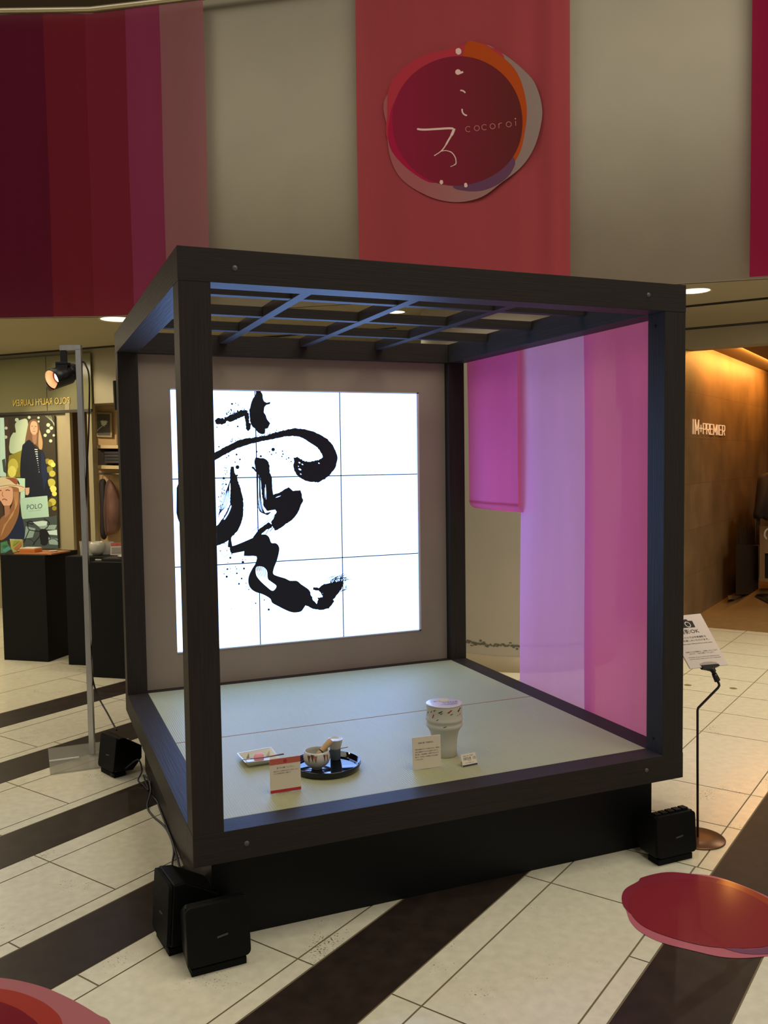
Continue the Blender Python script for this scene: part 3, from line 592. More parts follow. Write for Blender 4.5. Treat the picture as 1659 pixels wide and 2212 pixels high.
A.stroke(smooth_pts([(100,600),(110,650),(140,672),(200,650),(300,665)]), 4, ink); A.stroke([(205,570),(225,650)], 10, ink)
for x, y, r in [(205,690,14),(355,742,16),(368,818,13),(170,825,12),(162,915,14),(283,875,11),(340,937,11),(308,1000,12),(393,993,7),(425,1068,8),(508,1232,9),(610,1193,8),(663,1307,14),(218,1299,5),(455,1297,5),(85,608,8),(165,602,7),(280,820,7),(265,797,6),(205,820,6),(130,882,7),(95,995,4),(390,1035,4),(185,885,4),(350,712,7),(385,712,6),(175,748,6)]: A.circ(x, y, r, ink, n=10)
for _ in range(40): A.circ(random.uniform(120, 340), random.uniform(800, 880), random.uniform(2, 5), ink, n=6)
A.build('brush_stroke', vw)
f = MB()   # the sliver of the character left of the near post
A = Art(planemap(SP, SN, lambda x, y: (380+x/14.75, 1000+y/14.75)), .0007)
A.poly([(60,300),(90,620),(20,800),(15,1600),(60,1780),(130,1950),(160,2212),(500,2212),(600,0),(90,0)], ink); A.build('brush_stroke', vw)
# ================================================================== CURTAINS
def curtain(y0, y1, z0, z1, m, label, ph, amp=.012, fold=False, xo=2.012, mats=None, bounds=()):
    f = MB(); ny, nz = 60, 50
    def P(t, s):
        y = y0+(y1-y0)*t; z = z0+(z1-z0)*s
        x = xo+amp*math.sin(t*5+ph)*(.4+.6*(1-s))+.0025*math.sin(t*11+ph*2+z*.8)+.004*math.sin(z*3+t*3)
        return Vector((x, y+.012*math.sin(z*2.2+ph)*(t if t > .5 else t-.5)*0, z))
    for i in range(ny):
        mm_ = m if not mats else mats[sum(1 for q in bounds if (i+.5)/ny > q)]
        for j in range(nz):
            a, b, c, d = i/ny, (i+1)/ny, j/nz, (j+1)/nz
            f.faces([P(a, c), P(b, c), P(b, d), P(a, d)], [[0, 1, 2, 3]], mm_, True)
    if fold:   # cloth doubled back up behind itself, round at the bottom
        for i in range(ny):
            a, b = i/ny, (i+1)/ny
            q = lambda t, k: Vector((P(t, 0).x+.055*(1-math.cos(k))/1, P(t, 0).y, z0-.045*math.sin(k)))
            ks = [math.pi*k/8 for k in range(9)]
            for k0, k1 in zip(ks, ks[1:]): f.faces([q(a, k0), q(b, k0), q(b, k1), q(a, k1)], [[0, 1, 2, 3]], m, True)
            up = lambda t, s: Vector((P(t, 0).x+.11-.07*s, P(t, 0).y, z0+(z1-z0)*s))
            for j in range(10): f.faces([up(a, j/10), up(b, j/10), up(b, (j+1)/10), up(a, (j+1)/10)], [[0, 1, 2, 3]], m, True)
    bmesh.ops.remove_doubles(f.bm, verts=f.bm.verts[:], dist=1e-5)
    return tag(f.build('cloth_panel', keep=True), label, 'fabric panel', 'sheer cloth panels on the right side of the booth')
curtain(1.318, 1.895, 1.375, 2.27, cloth('cloth_magenta', (236, 122, 178), .05, .5), 'short magenta cloth panel looped up beside the rear post', 2.0, .010, True)
curtain(.690, 1.350, .35, 2.27, cloth('cloth_violet', (232, 168, 234), .12, .5), 'pale violet cloth panel, middle one of the three', .5, .012, False, 2.052)
curtain(.06, .735, .35, 2.27, cloth('cloth_pink', (238, 122, 178), .06, .5), 'rose pink cloth panel behind the right front post', 3.4, .020, False, 2.022)
# ================================================================== THINGS ON THE TATAMI
TZ = ZT
porc = mat('porcelain', (205, 202, 188), .25, coat=.4); porc_r = mat('bisque_porcelain', (200, 196, 178), .5)
paper = mat('card_paper', (228, 214, 192), .7); txt = mat('print_black', (32, 28, 26), .8); txg = mat('print_grey', (112, 102, 92), .8)
coralp = mat('card_coral', (196, 96, 82), .7); crimp = mat('card_crimson', (188, 44, 58), .7)
def yl(z): return Vector((0, 0, z))
# square plate with sweet and pick
p = Vector((.377, .627, TZ)); t = thing('square_plate', p, 'shallow square white plate with gold triangles, holding a pink sweet', 'plate')
f = MB(); q0, q1, zr = .056, .072, .024
o_ = [(-1,-1),(1,-1),(1,1),(-1,1)]
V = [p+Vector((a*.05, b*.05, 0)) for a, b in o_]+[p+Vector((a*q1, b*q1, zr+.003*(a*b))) for a, b in o_]+[p+Vector((a*(q1-.004), b*(q1-.004), zr+.003*(a*b)))for a, b in o_]+[p+Vector((a*.047, b*.047, .006)) for a, b in o_]
f.faces(V, [[3,2,1,0]]+[[i, (i+1) % 4, 4+(i+1) % 4, 4+i] for i in range(4)]+[[4+i, 4+(i+1) % 4, 8+(i+1) % 4, 8+i] for i in range(4)]+[[8+i, 8+(i+1) % 4, 12+(i+1) % 4, 12+i] for i in range(4)]+[[12,13,14,15]])
f.build('dish', porc, t)
gd = mat('gold_glaze', (176, 138, 62), .3, metal=.7)
pmx = lambda u, v: (u, v)
A = Art(lambda x, y, L: Vector((p.x+x, p.y+y, TZ+.0065+L)) if max(abs(x), abs(y)) < .047 else Vector((p.x+x, p.y+y, TZ+.0068+(max(abs(x), abs(y))-.047)*.85+L)), .0004)
G_ = A.mp
for q_ in ([(-.044,.026),(-.026,.060),(-.030,.030)], [(-.03,.03),(-.012,.012),(-.018,.03)], [(.035,.02),(.062,.052),(.05,.02)]): A = Art(G_, .0006); A.poly(q_, gd); A.build('gold_motif', t)
f = MB(); f.lathe([(.001,.0335),(.008,.033),(.016,.029),(.0205,.021),(.0215,.013),(.019,.004),(.014,0)], (.374,.606,TZ+.0065), 28)
tag(f.build('wagashi', mat('pink_sweet', (240, 160, 168), .6)), 'round pink sweet resting on the square plate', 'sweet')
f = MB(); f.tube([(.298,.570,TZ+.034),(.38,.566,TZ+.032),(.466,.563,TZ+.036)], [.0012,.0022,.0032], 8)
tag(f.build('sweet_pick', mat('pick_wood', (120, 82, 66), .5)), 'slender dark wood pick lying across the square plate', 'pick')
# tray
lac = mat('black_lacquer', (6, 7, 10), .05, spec=.6)
tc_ = Vector((.603, .432, TZ)); t = thing('round_tray', tc_, 'round glossy black lacquer tray with a raised rim', 'tray')
f = MB(); f.lathe([(.001,.0),(.118,0),(.1305,.003),(.137,.024),(.136,.0275),(.133,.027),(.127,.008),(.12,.006),(.001,.006)], tc_, 96)
f.build('tray_body', lac, t)
# bowl
bc = Vector((.562, .428, TZ+.0065)); t = thing('tea_bowl', bc, 'white ceramic tea bowl with brown and gold triangles, on the black tray', 'bowl')
f = MB(); f.lathe([(.001,.0),(.019,0),(.0205,.001),(.0215,.007),(.034,.012),(.046,.024),(.0525,.040),(.0525,.052),(.0495,.066),(.047,.073),(.0455,.0735),(.0445,.072),(.048,.058),(.0495,.045),(.046,.029),(.03,.014),(.001,.011)], bc, 64); f.build('bowl_body', porc, t)
br_ = mat('bronze_glaze', (112, 72, 48), .35, metal=.5); rg = mat('rose_gold_glaze', (180, 112, 84), .3, metal=.6)
def bowlmap(cen, prof):
    def g(a, z, L):
        for (r0, z0), (r1, z1) in zip(prof, prof[1:]):
            if z <= z1: r = r0+(r1-r0)*(z-z0)/(z1-z0); break
        else: r = prof[-1][0]
        an = math.radians(a); return cen+Vector(((r+L)*math.cos(an), (r+L)*math.sin(an), z))
    return g
A = Art(bowlmap(bc, [(.034,.012),(.046,.024),(.0525,.040),(.0525,.052),(.0495,.066),(.047,.073)]), .0005)
for a, z, m_ in [(232, .07, br_), (246, .066, rg), (292, .067, br_), (308, .064, rg), (215, .066, br_)]:
    s_ = -1 if a > 280 else 1
    for k in range(3): pass
    A = Art(A.mp, .0005); A.cpoly([(a-9, z), (a+(9 if s_ > 0 else 4), z-.001), (a+(6*s_ if s_ > 0 else -1), z-.015), (a+4*s_, z-.029)], m_); A.build('triangle_motif', t)
# pestle-like scoop in the bowl
f = MB(); d_ = Vector((.060, .016, .046)).normalized(); a0 = bc+Vector((-.012, -.002, .038)); e0 = a0+d_*.1
f.tube([a0, a0+d_*.04, a0+d_*.046, a0+d_*.07, e0-d_*.002, e0], [.010, .0105, .0098, .0125, .0135, .012], 24); 
ws = thing('bamboo_whisk', bc, 'short bamboo whisk with a dark band, leaning in the tea bowl', 'whisk')
f.build('handle', mat('bamboo', (196, 158, 108), .5), ws)
f = MB(); f.tube([a0+d_*.040, a0+d_*.044], [.0112, .0112], 24); f.build('thread_band', mat('thread_black', (24, 20, 22), .8), ws)
# cup
cc = Vector((.664, .50, TZ+.0065)); t = thing('paper_white_cup', cc, 'tall flared white cup with a dark blue lower half, on the black tray', 'cup'); t.name = 'tea_cup'
f = MB(); f.lathe([(.001,0),(.0195,0),(.0205,.002),(.0222,.045)], cc, 40, mat('cup_navy_glaze', (86, 100, 110), .4)); f.build('cup_base', keep=True, parent=t)
f = MB(); f.lathe([(.0222,.045),(.0225,.0475)], cc, 40, mat('cup_gold_line', (180, 150, 120), .4)); f.build('band', keep=True, parent=t)
f = MB(); f.lathe([(.0225,.0475),(.0275,.066),(.031,.082),(.0315,.0835),(.030,.084),(.026,.080),(.001,.079)], cc, 40, porc); f.build('cup_body', keep=True, parent=t)
# chopstick pair behind bowl
f = MB(); f.tube([(.487,.520,TZ+.030),(.60,.526,TZ+.033),(.715,.490,TZ+.052)], [.0028,.0022,.0013], 8)
tag(f.build('tea_scoop', mat('scoop_plum', (92, 50, 62), .4)), 'thin plum coloured tea scoop resting on the tray rim behind the bowl', 'scoop')
# vase
vc = Vector((1.10, .385, TZ)); t = thing('lidded_vase', vc, 'tall white bamboo-shaped porcelain jar with printed paper top', 'jar')
f = MB(); f.lathe([(.001,0),(.049,0),(.051,.002),(.0505,.04),(.053,.07),(.059,.098),(.066,.112),(.070,.118),(.0735,.1215)], vc, 72); f.build('lower_body', porc_r, t)
f = MB(); f.lathe([(.0735,.1215),(.0755,.126),(.0745,.135),(.0715,.141),(.0745,.1475),(.0765,.150),(.0750,.157),(.0725,.168),(.0728,.19),(.0738,.211),(.0735,.214),(.068,.214)], vc, 72); f.build('upper_body', porc_r, t)
f = MB(); f.lathe([(.001,.2175),(.068,.2175),(.0742,.2165),(.075,.2145),(.0735,.2135)], vc, 72); lid = f.build('printed_top', mat('paper_lilac', (204, 192, 200), .35, coat=.5), t)
A = Art(bowlmap(vc, [(.0755,.126),(.0745,.135),(.0715,.141),(.0745,.1475),(.0765,.150),(.0750,.157),(.0725,.168),(.0728,.19),(.0738,.211)]), .0006)
red = mat('glaze_red', (158, 44, 32), .35); nav = mat('glaze_navy', (26, 24, 40), .35); grn = mat('glaze_green', (44, 54, 48), .35)
for a, z, w_, h_, m_ in [(212,.200,9,.007,nav),(232,.196,14,.010,nav),(235,.190,9,.006,nav),(262,.198,15,.013,red),(268,.186,11,.005,nav),(300,.199,16,.016,nav),(305,.180,9,.007,red),(206,.176,7,.018,red),(222,.163,7,.006,nav),(328,.197,7,.014,nav),(292,.177,6,.003,nav),(335,.172,6,.008,red),(198,.192,5,.01,nav),(345,.188,6,.01,red),(246,.136,11,.005,grn),(180,.185,8,.01,nav),(165,.17,8,.01,red)]:
    dz = h_*.5
    A = Art(A.mp, .0006); A.cpoly([(a-w_*.6, z-dz*.6), (a-w_*.1, z+dz*.25), (a+w_*.25, z+dz), (a+w_*.6, z+dz*.7), (a+w_*.15, z-dz*.1), (a-w_*.2, z-dz)], m_); A.build('glaze_motif', t)
A = Art(lambda x, y, L: vc+Vector((x, y, .2178+L)), .0003)
A.circ(.012, .030, .024, mat('print_yellow', (200, 184, 120), .5), ry=.02, n=24)
for i in range(26): A.poly([( -.045+.0042*i-.001, .012+math.sin(i*2.3)*.006+(.016 if i < 9 else -.02)), (-.045+.0042*i+.003, .013+math.sin(i*2.3)*.006+(.016 if i < 9 else -.02)), (-.045+.0042*i+.0034, .009+math.sin(i*1.3)*.008+(.016 if i < 9 else -.02))], mat('print_plum', (84, 60, 84), .5))
for k in range(4): A.stroke([(-.03+.012*k, -.03-.005*k), (.05-.004*k, -.022-.008*k)], .0022, mat('print_slate', (120, 124, 150), .5))
A.build('print', lid)
# cards -----------------------------------------------------------------
def card(name, BL, BR, h, tilt, label, cat='card', th=.003):
    a, b = Vector((*BL, TZ)), Vector((*BR, TZ)); d = (b-a).normalized(); n = Vector((d.y, -d.x, 0)); up = (Vector((0, 0, 1))*math.cos(tilt)-n*math.sin(tilt)); nn = (n*math.cos(tilt)+Vector((0, 0, 1))*math.sin(tilt))
    t = thing(name, (a+b)/2, label, cat)
    f = MB(); W_ = (b-a).length; mx = Matrix.Translation(a+Vector((0, 0, .001))) @ Matrix((d, -nn, up)).transposed().to_4x4()
    f.box((0, 0, 0), (W_, th, h), None, .0004, mx); f.build('board', paper, t)
    f = MB(); f.faces([a+d*W_*.3-n*.002+up*h*.6-nn*.003, a+d*W_*.7-n*.002+up*h*.6-nn*.003, a+d*W_*.7-n*(.05)+yl(.001), a+d*W_*.3-n*(.05)+yl(.001)], [[0,1,2,3]]); f.faces([a+d*W_*.3-n*.003+up*h*.6-nn*.004, a+d*W_*.7-n*.003+up*h*.6-nn*.004, a+d*W_*.7-n*(.052)+yl(.001), a+d*W_*.3-n*(.052)+yl(.001)], [[3,2,1,0]]); f.build('strut', paper, t)
    return t, (lambda x, y, L: a+yl(.001)+d*(x*W_)+up*(y*h)+nn*L), W_/h
t, cm, ar = card('description_card', (.328, .254), (.444, .252), .128, math.radians(3), 'white card with coral header and crimson foot, in front of the black tray')
A = Art(cm, .0004); A.poly([(0,.82),(1,.82),(1,.985),(0,.985)], coralp); A.poly([(0,.012),(1,.012),(1,.095),(0,.095)], crimp); A.circ(.5,.90,.062, crimp, ry=.062*ar, n=24)
A.text('食べる小籠「こころい」', (.22,.70), (.055,0), (0,.055*ar), txt); A.text('毎月ひとつの味をおわせて完まったの', (.12,.61), (.047,0), (0,.047*ar), txg); A.text('ととの味恵が集つつ籠です', (.12,.545), (.047,0), (0,.047*ar), txg)
A.build('print', t)
t, cm, ar = card('description_card', (.904, .266), (1.023, .258), .127, math.radians(3), 'plain white text card standing in front of the tall jar')
A = Art(cm, .0004); A.text('究極の器「彩磁花水」', (.20,.79), (.058,0), (0,.058*ar), txt)
for i, s_ in enumerate(['究極の器技のすべてを成功させた、薄焼の', '乳白の磁器をやきものに組合せた彩りと', '乗り継ぐ「有田焼磁」の描写できない手', '軽さと「光沢を」の色感ものどのお膳と', 'いただけます。']): A.text(s_, (.09,.60-.078*i), (.0455,0), (0,.0455*ar), txt)
A.build('print', t)
t, cm, ar = card('price_card', (1.097, .215), (1.165, .220), .048, math.radians(22), 'small white caption card with navy foot beside the tall jar', th=.002)
A = Art(cm, .0003); A.poly([(0,.01),(1,.01),(1,.13),(0,.13)], mat('card_navy', (36, 44, 74), .7))
A.text('花紋花水壺　七宝', (.12,.52), (.105,0), (0,.105*ar*1.7), txt); A.text('有田焼・花紋　茶道用花', (.14,.80), (.062,0), (0,.062*ar), txg); A.text('(1616)', (.42,.40), (.07,0), (0,.07*ar), txg); A.text('高さ 22.5 直径 15.0 cm', (.22,.24), (.058,0), (0,.058*ar), txg)
A.build('print', t)
# ================================================================== SPOTLIGHT STAND
alu = mat('brushed_steel', (186, 184, 182), .25, metal=.75, var=.15, scale=6, stretch=(3, 3, .6)); bk = mat('black_metal', (20, 20, 21), .4)
st = thing('spotlight_stand', (-.165, 2.28, 0), 'square steel pole on a clear base plate with a small lit spotlight on top', 'spotlight stand')
f = MB(); f.box((-.39, 2.045, .001), (.055, 2.49, .009), None, .001); f.build('base_plate', mat('smoked_acrylic', (176, 172, 160), .12, alpha=.45, spec=.8), st)
f = MB(); f.box((-.39, 2.232, .0095), (-.235, 2.252, .016), None, .001); f.build('slit_reflection', mat('reflection_white', (225, 225, 215), .15, alpha=.7), st)  # white slit reflection on the base plate, modelled as a pale strip
RH = Vector((math.cos(YAW), -math.sin(YAW), 0)); FH = Vector((math.sin(YAW), math.cos(YAW), 0))
def smx(o): return Matrix.Translation(Vector(o)) @ Matrix((RH, FH, Vector((0, 0, 1)))).transposed().to_4x4()
f = MB(); f.box((-.0145, -.0145, .009), (.0145, .0145, 2.255), None, .002, smx((-.163, 2.281, 0))); f.build('pole', alu, st)
f = MB(); f.box((-.017, -.017, 1.72), (.017, .017, 2.02), None, .003, smx((-.163, 2.281, 0))); f.build('pole_sleeve', mat('polished_steel', (190, 188, 184), .12, metal=1), st) if 0 else f.bm.free()
f = MB(); f.box((-.100, -.0145, 2.248), (.0145, .0145, 2.277), None, .002, smx((-.163, 2.281, 0))); f.build('top_arm', alu, st)
f = MB(); f.box((-.102, -.016, 2.215), (-.062, .016, 2.279), None, .003, smx((-.163, 2.281, 0))); f.build('clamp', alu, st) if 0 else f.bm.free()
f = MB(); f.box((-.099, -.012, 2.165), (-.066, .012, 2.247), None, .003, smx((-.163, 2.281, 0))); f.build('adapter', bk, st)
HC = Vector((-.163, 2.281, 0))+RH*(-.088)+yl(2.115); hd = (-RH*.52-FH*.80+yl(-.36)).normalized()
q = hd.to_track_quat('Z', 'Y').to_matrix().to_4x4(); HM = Matrix.Translation(HC+hd*.01) @ q
f = MB(); f.lathe([(.050,.070),(.053,.069),(.052,.02),(.048,-.02),(.040,-.045),(.040,-.06),(.046,-.062),(.046,-.066),(.038,-.068),(.046,-.074),(.046,-.078),(.036,-.08),(.044,-.086),(.044,-.09),(.03,-.094),(.001,-.096)], (0,0,0), 40, None, True, HM)
hdp = f.build('lamp_housing', bk, st)
f = MB(); f.lathe([(.050,.070),(.049,.05),(.044,.032),(.038,.03)], (0,0,0), 40, None, True, HM); f.build('reflector', mat('warm_reflector', (226, 178, 130), .4, emit=.10, emcol=(1, .70, .42)), st)
f = MB(); f.lathe([(.038,.030),(.029,.026),(.024,.028)], (0,0,0), 40, None, True, HM); f.build('bezel', mat('rosy_bezel', (130, 66, 60), .4), st)
f = MB(); f.lathe([(.026,.029),(.017,.036),(.001,.040)], (0,0,0), 32, None, True, HM); f.build('lens', mat('lamp_lens', (255, 236, 205), .3, emit=9, emcol=(1, .86, .66)), st)
f = MB(); half = []
for k in range(13):
    a = math.radians(-30+k*20-60)
    half.append(a)
f2 = [HM @ Vector((.054*math.cos(a), .054*math.sin(a), zz)) for a in half for zz in (.03, .112-.0*k)]
f.faces(f2, [[2*i, 2*i+2, 2*i+3, 2*i+1] for i in range(len(half)-1)], None, True); f.bm.free()
f = MB(); f.box((-.120, -.03, 2.09), (-.055, -.022, 2.185), None, .003, smx((-.163, 2.281, 0))); f.box((-.120, .022, 2.09), (-.055, .03, 2.185), None, .003, smx((-.163, 2.281, 0))); f.box((-.120, -.03, 2.165), (-.055, .03, 2.178), None, .003, smx((-.163, 2.281, 0))); f.build('yoke', bk, st)
f = MB()   # lower snoot shield hanging under the rim
L_ = [HM @ Vector((.0535*math.cos(a), .0535*math.sin(a), .065)) for a in [math.radians(200+i*14) for i in range(11)]]
L2 = [v+hd*.030+yl(-.012)*(1-abs(i-5)/5) for i, v in enumerate(L_)]
dn = yl(-1); 
down = (dn-hd*dn.dot(hd)).normalized()
sid = hd.cross(down)
arc_ = [(math.radians(-75+15*i)) for i in range(11)]
I_ = [HC+hd*.075+(down*math.cos(a)+sid*math.sin(a))*.054 for a in arc_]; O_ = [HC+hd*(.080+.030*math.cos(a))+(down*math.cos(a)+sid*math.sin(a))*.055 for a in arc_]
B_ = [HC-hd*.03+(down*math.cos(a)+sid*math.sin(a))*.058 for a in arc_]
f.faces(B_+O_, [[i, i+1, 12+i, 11+i] for i in range(10)], None, True); f.build('glare_shield', mat('shield_black', (22, 21, 20), .45), st)
f = MB()
pts = [HC-hd*.07+yl(.03), HC+RH*.09+yl(.065)-hd*.02, HC+RH*.125+yl(.05), HC+RH*.14+yl(-.03), HC+RH*.128+yl(-.3), HC+RH*.108+yl(-.55), HC+RH*.095+yl(-.85), HC+RH*.105+yl(-1.1), HC+RH*.118+yl(-1.35), HC+RH*.10+yl(-1.6), HC+RH*.12+yl(-1.75), Vector((-.085, 2.10, .27)), Vector((-.055, 1.98, .215))]
f.tube(smooth_pts([tuple(p) for p in pts], 8), .0045, 8); tag(f.build('power_cable', mat('cable_black', (16, 16, 18), .5)), 'thin black cable hanging down beside the steel spotlight pole', 'cable')
# ================================================================== FLOOR SPEAKERS
spb = mat('speaker_black', (6, 6, 7), .5, spec=.25); spg = mat('speaker_grille', (5, 5, 6), .65, spec=.2, bump=.3, var=.1, scale=300); spr = mat('speaker_rubber', (5, 5, 6), .7, spec=.2)
badge = mat('badge_grey', (70, 68, 66), .4)
def rrect(x0, x1, y0, y1, r, n=5):
    out = []
    for cx, cy, a0 in [(x1-r, y1-r, 0), (x0+r, y1-r, 90), (x0+r, y0+r, 180), (x1-r, y0+r, 270)]:
        for k in range(n+1): a = math.radians(a0+90*k/n); out.append((cx+r*math.cos(a), cy+r*math.sin(a)))
    return out
def speaker(loc, rz, w_, h_, d_, label, tilt=8, mark=None, cat='speaker', fins=False, zoff=.0):
    t = thing('floor_speaker', loc, label, cat, 'black floor speakers around the booth')
    MX = Matrix.Translation(Vector(loc)) @ Matrix.Rotation(rz, 4, 'Z'); tl = Matrix.Rotation(math.radians(-tilt), 4, 'X')
    BX = MX @ Matrix.Translation(Vector((0, 0, .032))) @ tl
    f = MB(); f.box((-w_*.44, -d_*.02, 0), (w_*.44, d_*.42, .024), None, .003, MX); f.build('foot', spr, t)
    # body: hexagonal side profile (front, chamfered top and back)
    prof = [(0, 0), (0, h_), (d_*.25, h_*1.0), (d_*.95, h_*.72), (d_, h_*.35), (d_*.7, .0)]
    f = MB(); n = len(prof); V = [BX @ Vector((sx*w_/2*(1 if i < 2 else .90), y, z)) for sx in (-1, 1) for i, (y, z) in enumerate(prof)]
    f.faces(V, [list(range(n)), list(range(n, 2*n))[::-1]]+[[i, n+i, n+(i+1) % n, (i+1) % n] for i in range(n)])
    bmesh.ops.recalc_face_normals(f.bm, faces=f.bm.faces[:]); bmesh.ops.bevel(f.bm, geom=f.bm.edges[:], offset=.006, segments=2, affect='EDGES', profile=.6)
    body = f.build('cabinet', spb, t)
    f = MB(); rr_ = rrect(-w_/2, w_/2, 0, h_, .018)
    f.prism(rr_, lambda x, y, h: BX @ Vector((x, -.002-h, y)), .012); f.build('grille', spg, t)
    f = MB(); f.prism(rrect(-.018, .018, h_*.42, h_*.42+.006, .002), lambda x, y, h: BX @ Vector((x+.012, -.0145-h, y+x*.12)), .0012); f.build('badge', badge, t)
    if fins:
        f = MB()
        for k in range(5): f.box((-w_*.44+k*.034, .004, h_-.004), (-w_*.44+k*.034+.028, d_*.24, h_+.006+k*.001), None, .002, BX)
        f.build('cooling_fin', spb, t)
    if mark:
        A = Art(lambda x, y, L: MX @ Vector((x, -d_*.02-L, y)), .0008); A.text(mark, (w_*.18, .004), (.022, 0), (0, .022), badge); A.build('number_mark', t)
    return t
speaker((.060, -.082, 0), math.radians(3), .205, .185, .15, 'black floor speaker, front one of the pair at the near corner of the booth', 7)
t = speaker((-.085, .135, 0), math.radians(-82), .17, .21, .17, 'black floor speaker behind its twin at the near corner, pale sticker on its side', 4, '20')
speaker((1.905, -.068, 0), math.radians(1), .195, .165, .15, 'black floor speaker in front of the right front post, next to the sign stand', 4, None, 'speaker', True)
speaker((-.110, 1.925, 0), math.radians(-68), .17, .175, .15, 'black floor speaker by the far left post, partly on the spotlight base', 8, '20')
f = MB(); f.box((-.16, .14, .13), (-.1585, .155, .165), None, 0); f.bm.free()
cb = mat('cable_navy', (24, 28, 40), .45)
def cable(pts, r, label, m=cb, name='power_cable'): f = MB(); f.tube(smooth_pts(pts, 8), r, 8, None); return tag(f.build(name, m), label, 'cable')
k_ = lambda x, y, z: tuple(on_plane(230+x/4.022, 1600+y/4.022, (0, 0, z), Vector((0, 0, 1))))
g_ = [k_(320, 300, .05), k_(365, 340, .05), k_(385, 440, .03), k_(355, 570, .01), k_(400, 650, .006), k_(500, 740, .006), k_(560, 850, .006), k_(585, 960, .01), k_(572, 1080, .03), k_(600, 1150, .06), k_(640, 1200, .12)]
cable(g_, .0045, 'dark cable along the booth side running down to the near corner speakers')
g_ = [k_(380, 350, .05), k_(390, 460, .02), k_(440, 530, .006), k_(470, 610, .006), k_(520, 740, .006), k_(575, 880, .01), k_(610, 1000, .02), k_(640, 1110, .05), k_(690, 1190, .10)]
cable(g_, .0045, 'second dark cable closest to the booth side, running to the near corner')
g_ = [(-.03, 1.84, .05), (.03, 1.80, .10), (.045, 1.77, .05), (.02, 1.72, .02), (.04, 1.68, .008), (.055, 1.60, .006), k_(320, 300, .03)]
cable(g_, .004, 'looped cable behind the far left floor speaker')
# ================================================================== SIGN STAND
ss = thing('sign_stand', (2.137, .064, 0), 'thin black floor stand with bent rod and round bronze base', 'sign stand')
f = MB(); f.lathe([(.001,0),(.112,0),(.113,.004),(.110,.007),(.03,.010),(.001,.010)], (2.137,.064,0), 64); f.build('base', mat('bronze_base', (112, 74, 42), .35, metal=.6), ss)
f = MB(); f.tube([(2.137,.064,.01),(2.134,.065,.35),(2.133,.066,.555),(2.135,.065,.566),(2.212,.033,.652),(2.2165,.031,.662),(2.214,.032,.672),(2.207,.035,.684)], .0052, 12); f.build('rod', bk, ss)
SB = Vector((2.18, .046, .742)); ph_, ta_ = math.radians(42), math.radians(41)
nh = (RH*math.sin(ph_)-FH*math.cos(ph_)); SNrm = nh*math.cos(ta_)+yl(math.sin(ta_)); 
f = MB(); f.tube([(2.209,.034,.682),(2.196,.039,.712)], [.013,.011], 12); f.tube([(2.196,.039,.712),(2.184,.043,.738)], [.009,.009], 12); f.build('grip', bk, ss)
bt = planemap(SB, SNrm, lambda x, y: (1460+x/11.64, 1310+y/11.64))
f = MB(); f.prism([(625,1490),(1055,1452),(1090,1500),(960,1545),(1000,1640),(960,1650),(900,1600),(780,1575),(680,1560)], lambda x, y, h: bt(x, y, .004-h), .014); f.build('clamp_jaw', bk, ss)
sg = thing('notice_board', SB, 'white photography permitted notice clipped to the thin black floor stand', 'sign')
BLc, BRc, TRc = (360, 1562), (1315, 1467), (618, 178); TLc = (BLc[0]+TRc[0]-BRc[0], BLc[1]+TRc[1]-BRc[1])
f = MB(); f.prism([BLc, BRc, TRc, TLc], lambda x, y, h: bt(x, y, -h), .004); f.build('board', mat('sign_white', (215, 200, 188), .5), sg)
f = MB(); f.prism([(590,1445),(700,1400),(870,1385),(1010,1405),(1055,1465),(620,1500)], lambda x, y, h: bt(x, y, .0005+h), .0012); f.build('clear_tab', mat('clear_tab', (200, 190, 180), .2, alpha=.45), sg)
A = Art(bt, .0005); sk = mat('sign_black', (26, 20, 20), .7)
A.poly([(60,375),(180,372),(195,330),(255,322),(300,362),(405,362),(490,522),(150,548)], sk)
cxy = (295, 455)
A.poly([(cxy[0]+84*math.cos(a)*.95+20*math.sin(a), cxy[1]+68*math.sin(a)+18*math.cos(a)) for a in [i*math.pi/12 for i in range(24)]], mat('sign_white2', (215, 200, 188), .5)); A.poly([(cxy[0]+62*math.cos(a)*.95+16*math.sin(a), cxy[1]+50*math.sin(a)+14*math.cos(a)) for a in [i*math.pi/12 for i in range(24)]], sk)
ayv = (-62, -115)
def st_text(t_, x, y, wch, col_=sk, hgt=1.0): A.text(t_, (x, y), (wch, -wch*.095), (-wch*.46*hgt, -wch*.83*hgt), col_)
st_text('撮影OK', 95, 700, 145)
st_text('こちらでは写真撮影を', 150, 822, 62); st_text('お楽しみいただけます。', 195, 897, 62)
st_text('Please enjoy taking pictures at this place.', 150, 975, 47, sk, .9)
st_text('店舗内での写真撮影は、ご遠慮いただいており', 250, 1175, 38); st_text('ますので、ご協力お願いいたします。', 340, 1215, 38)
st_text('We kindly ask you to refrain from taking pictures', 318, 1305, 38.5, sk, .9); st_text('inside the stores. Thank you for your cooperation', 345, 1350, 38.5, sk, .9)
A.build('print', sg)
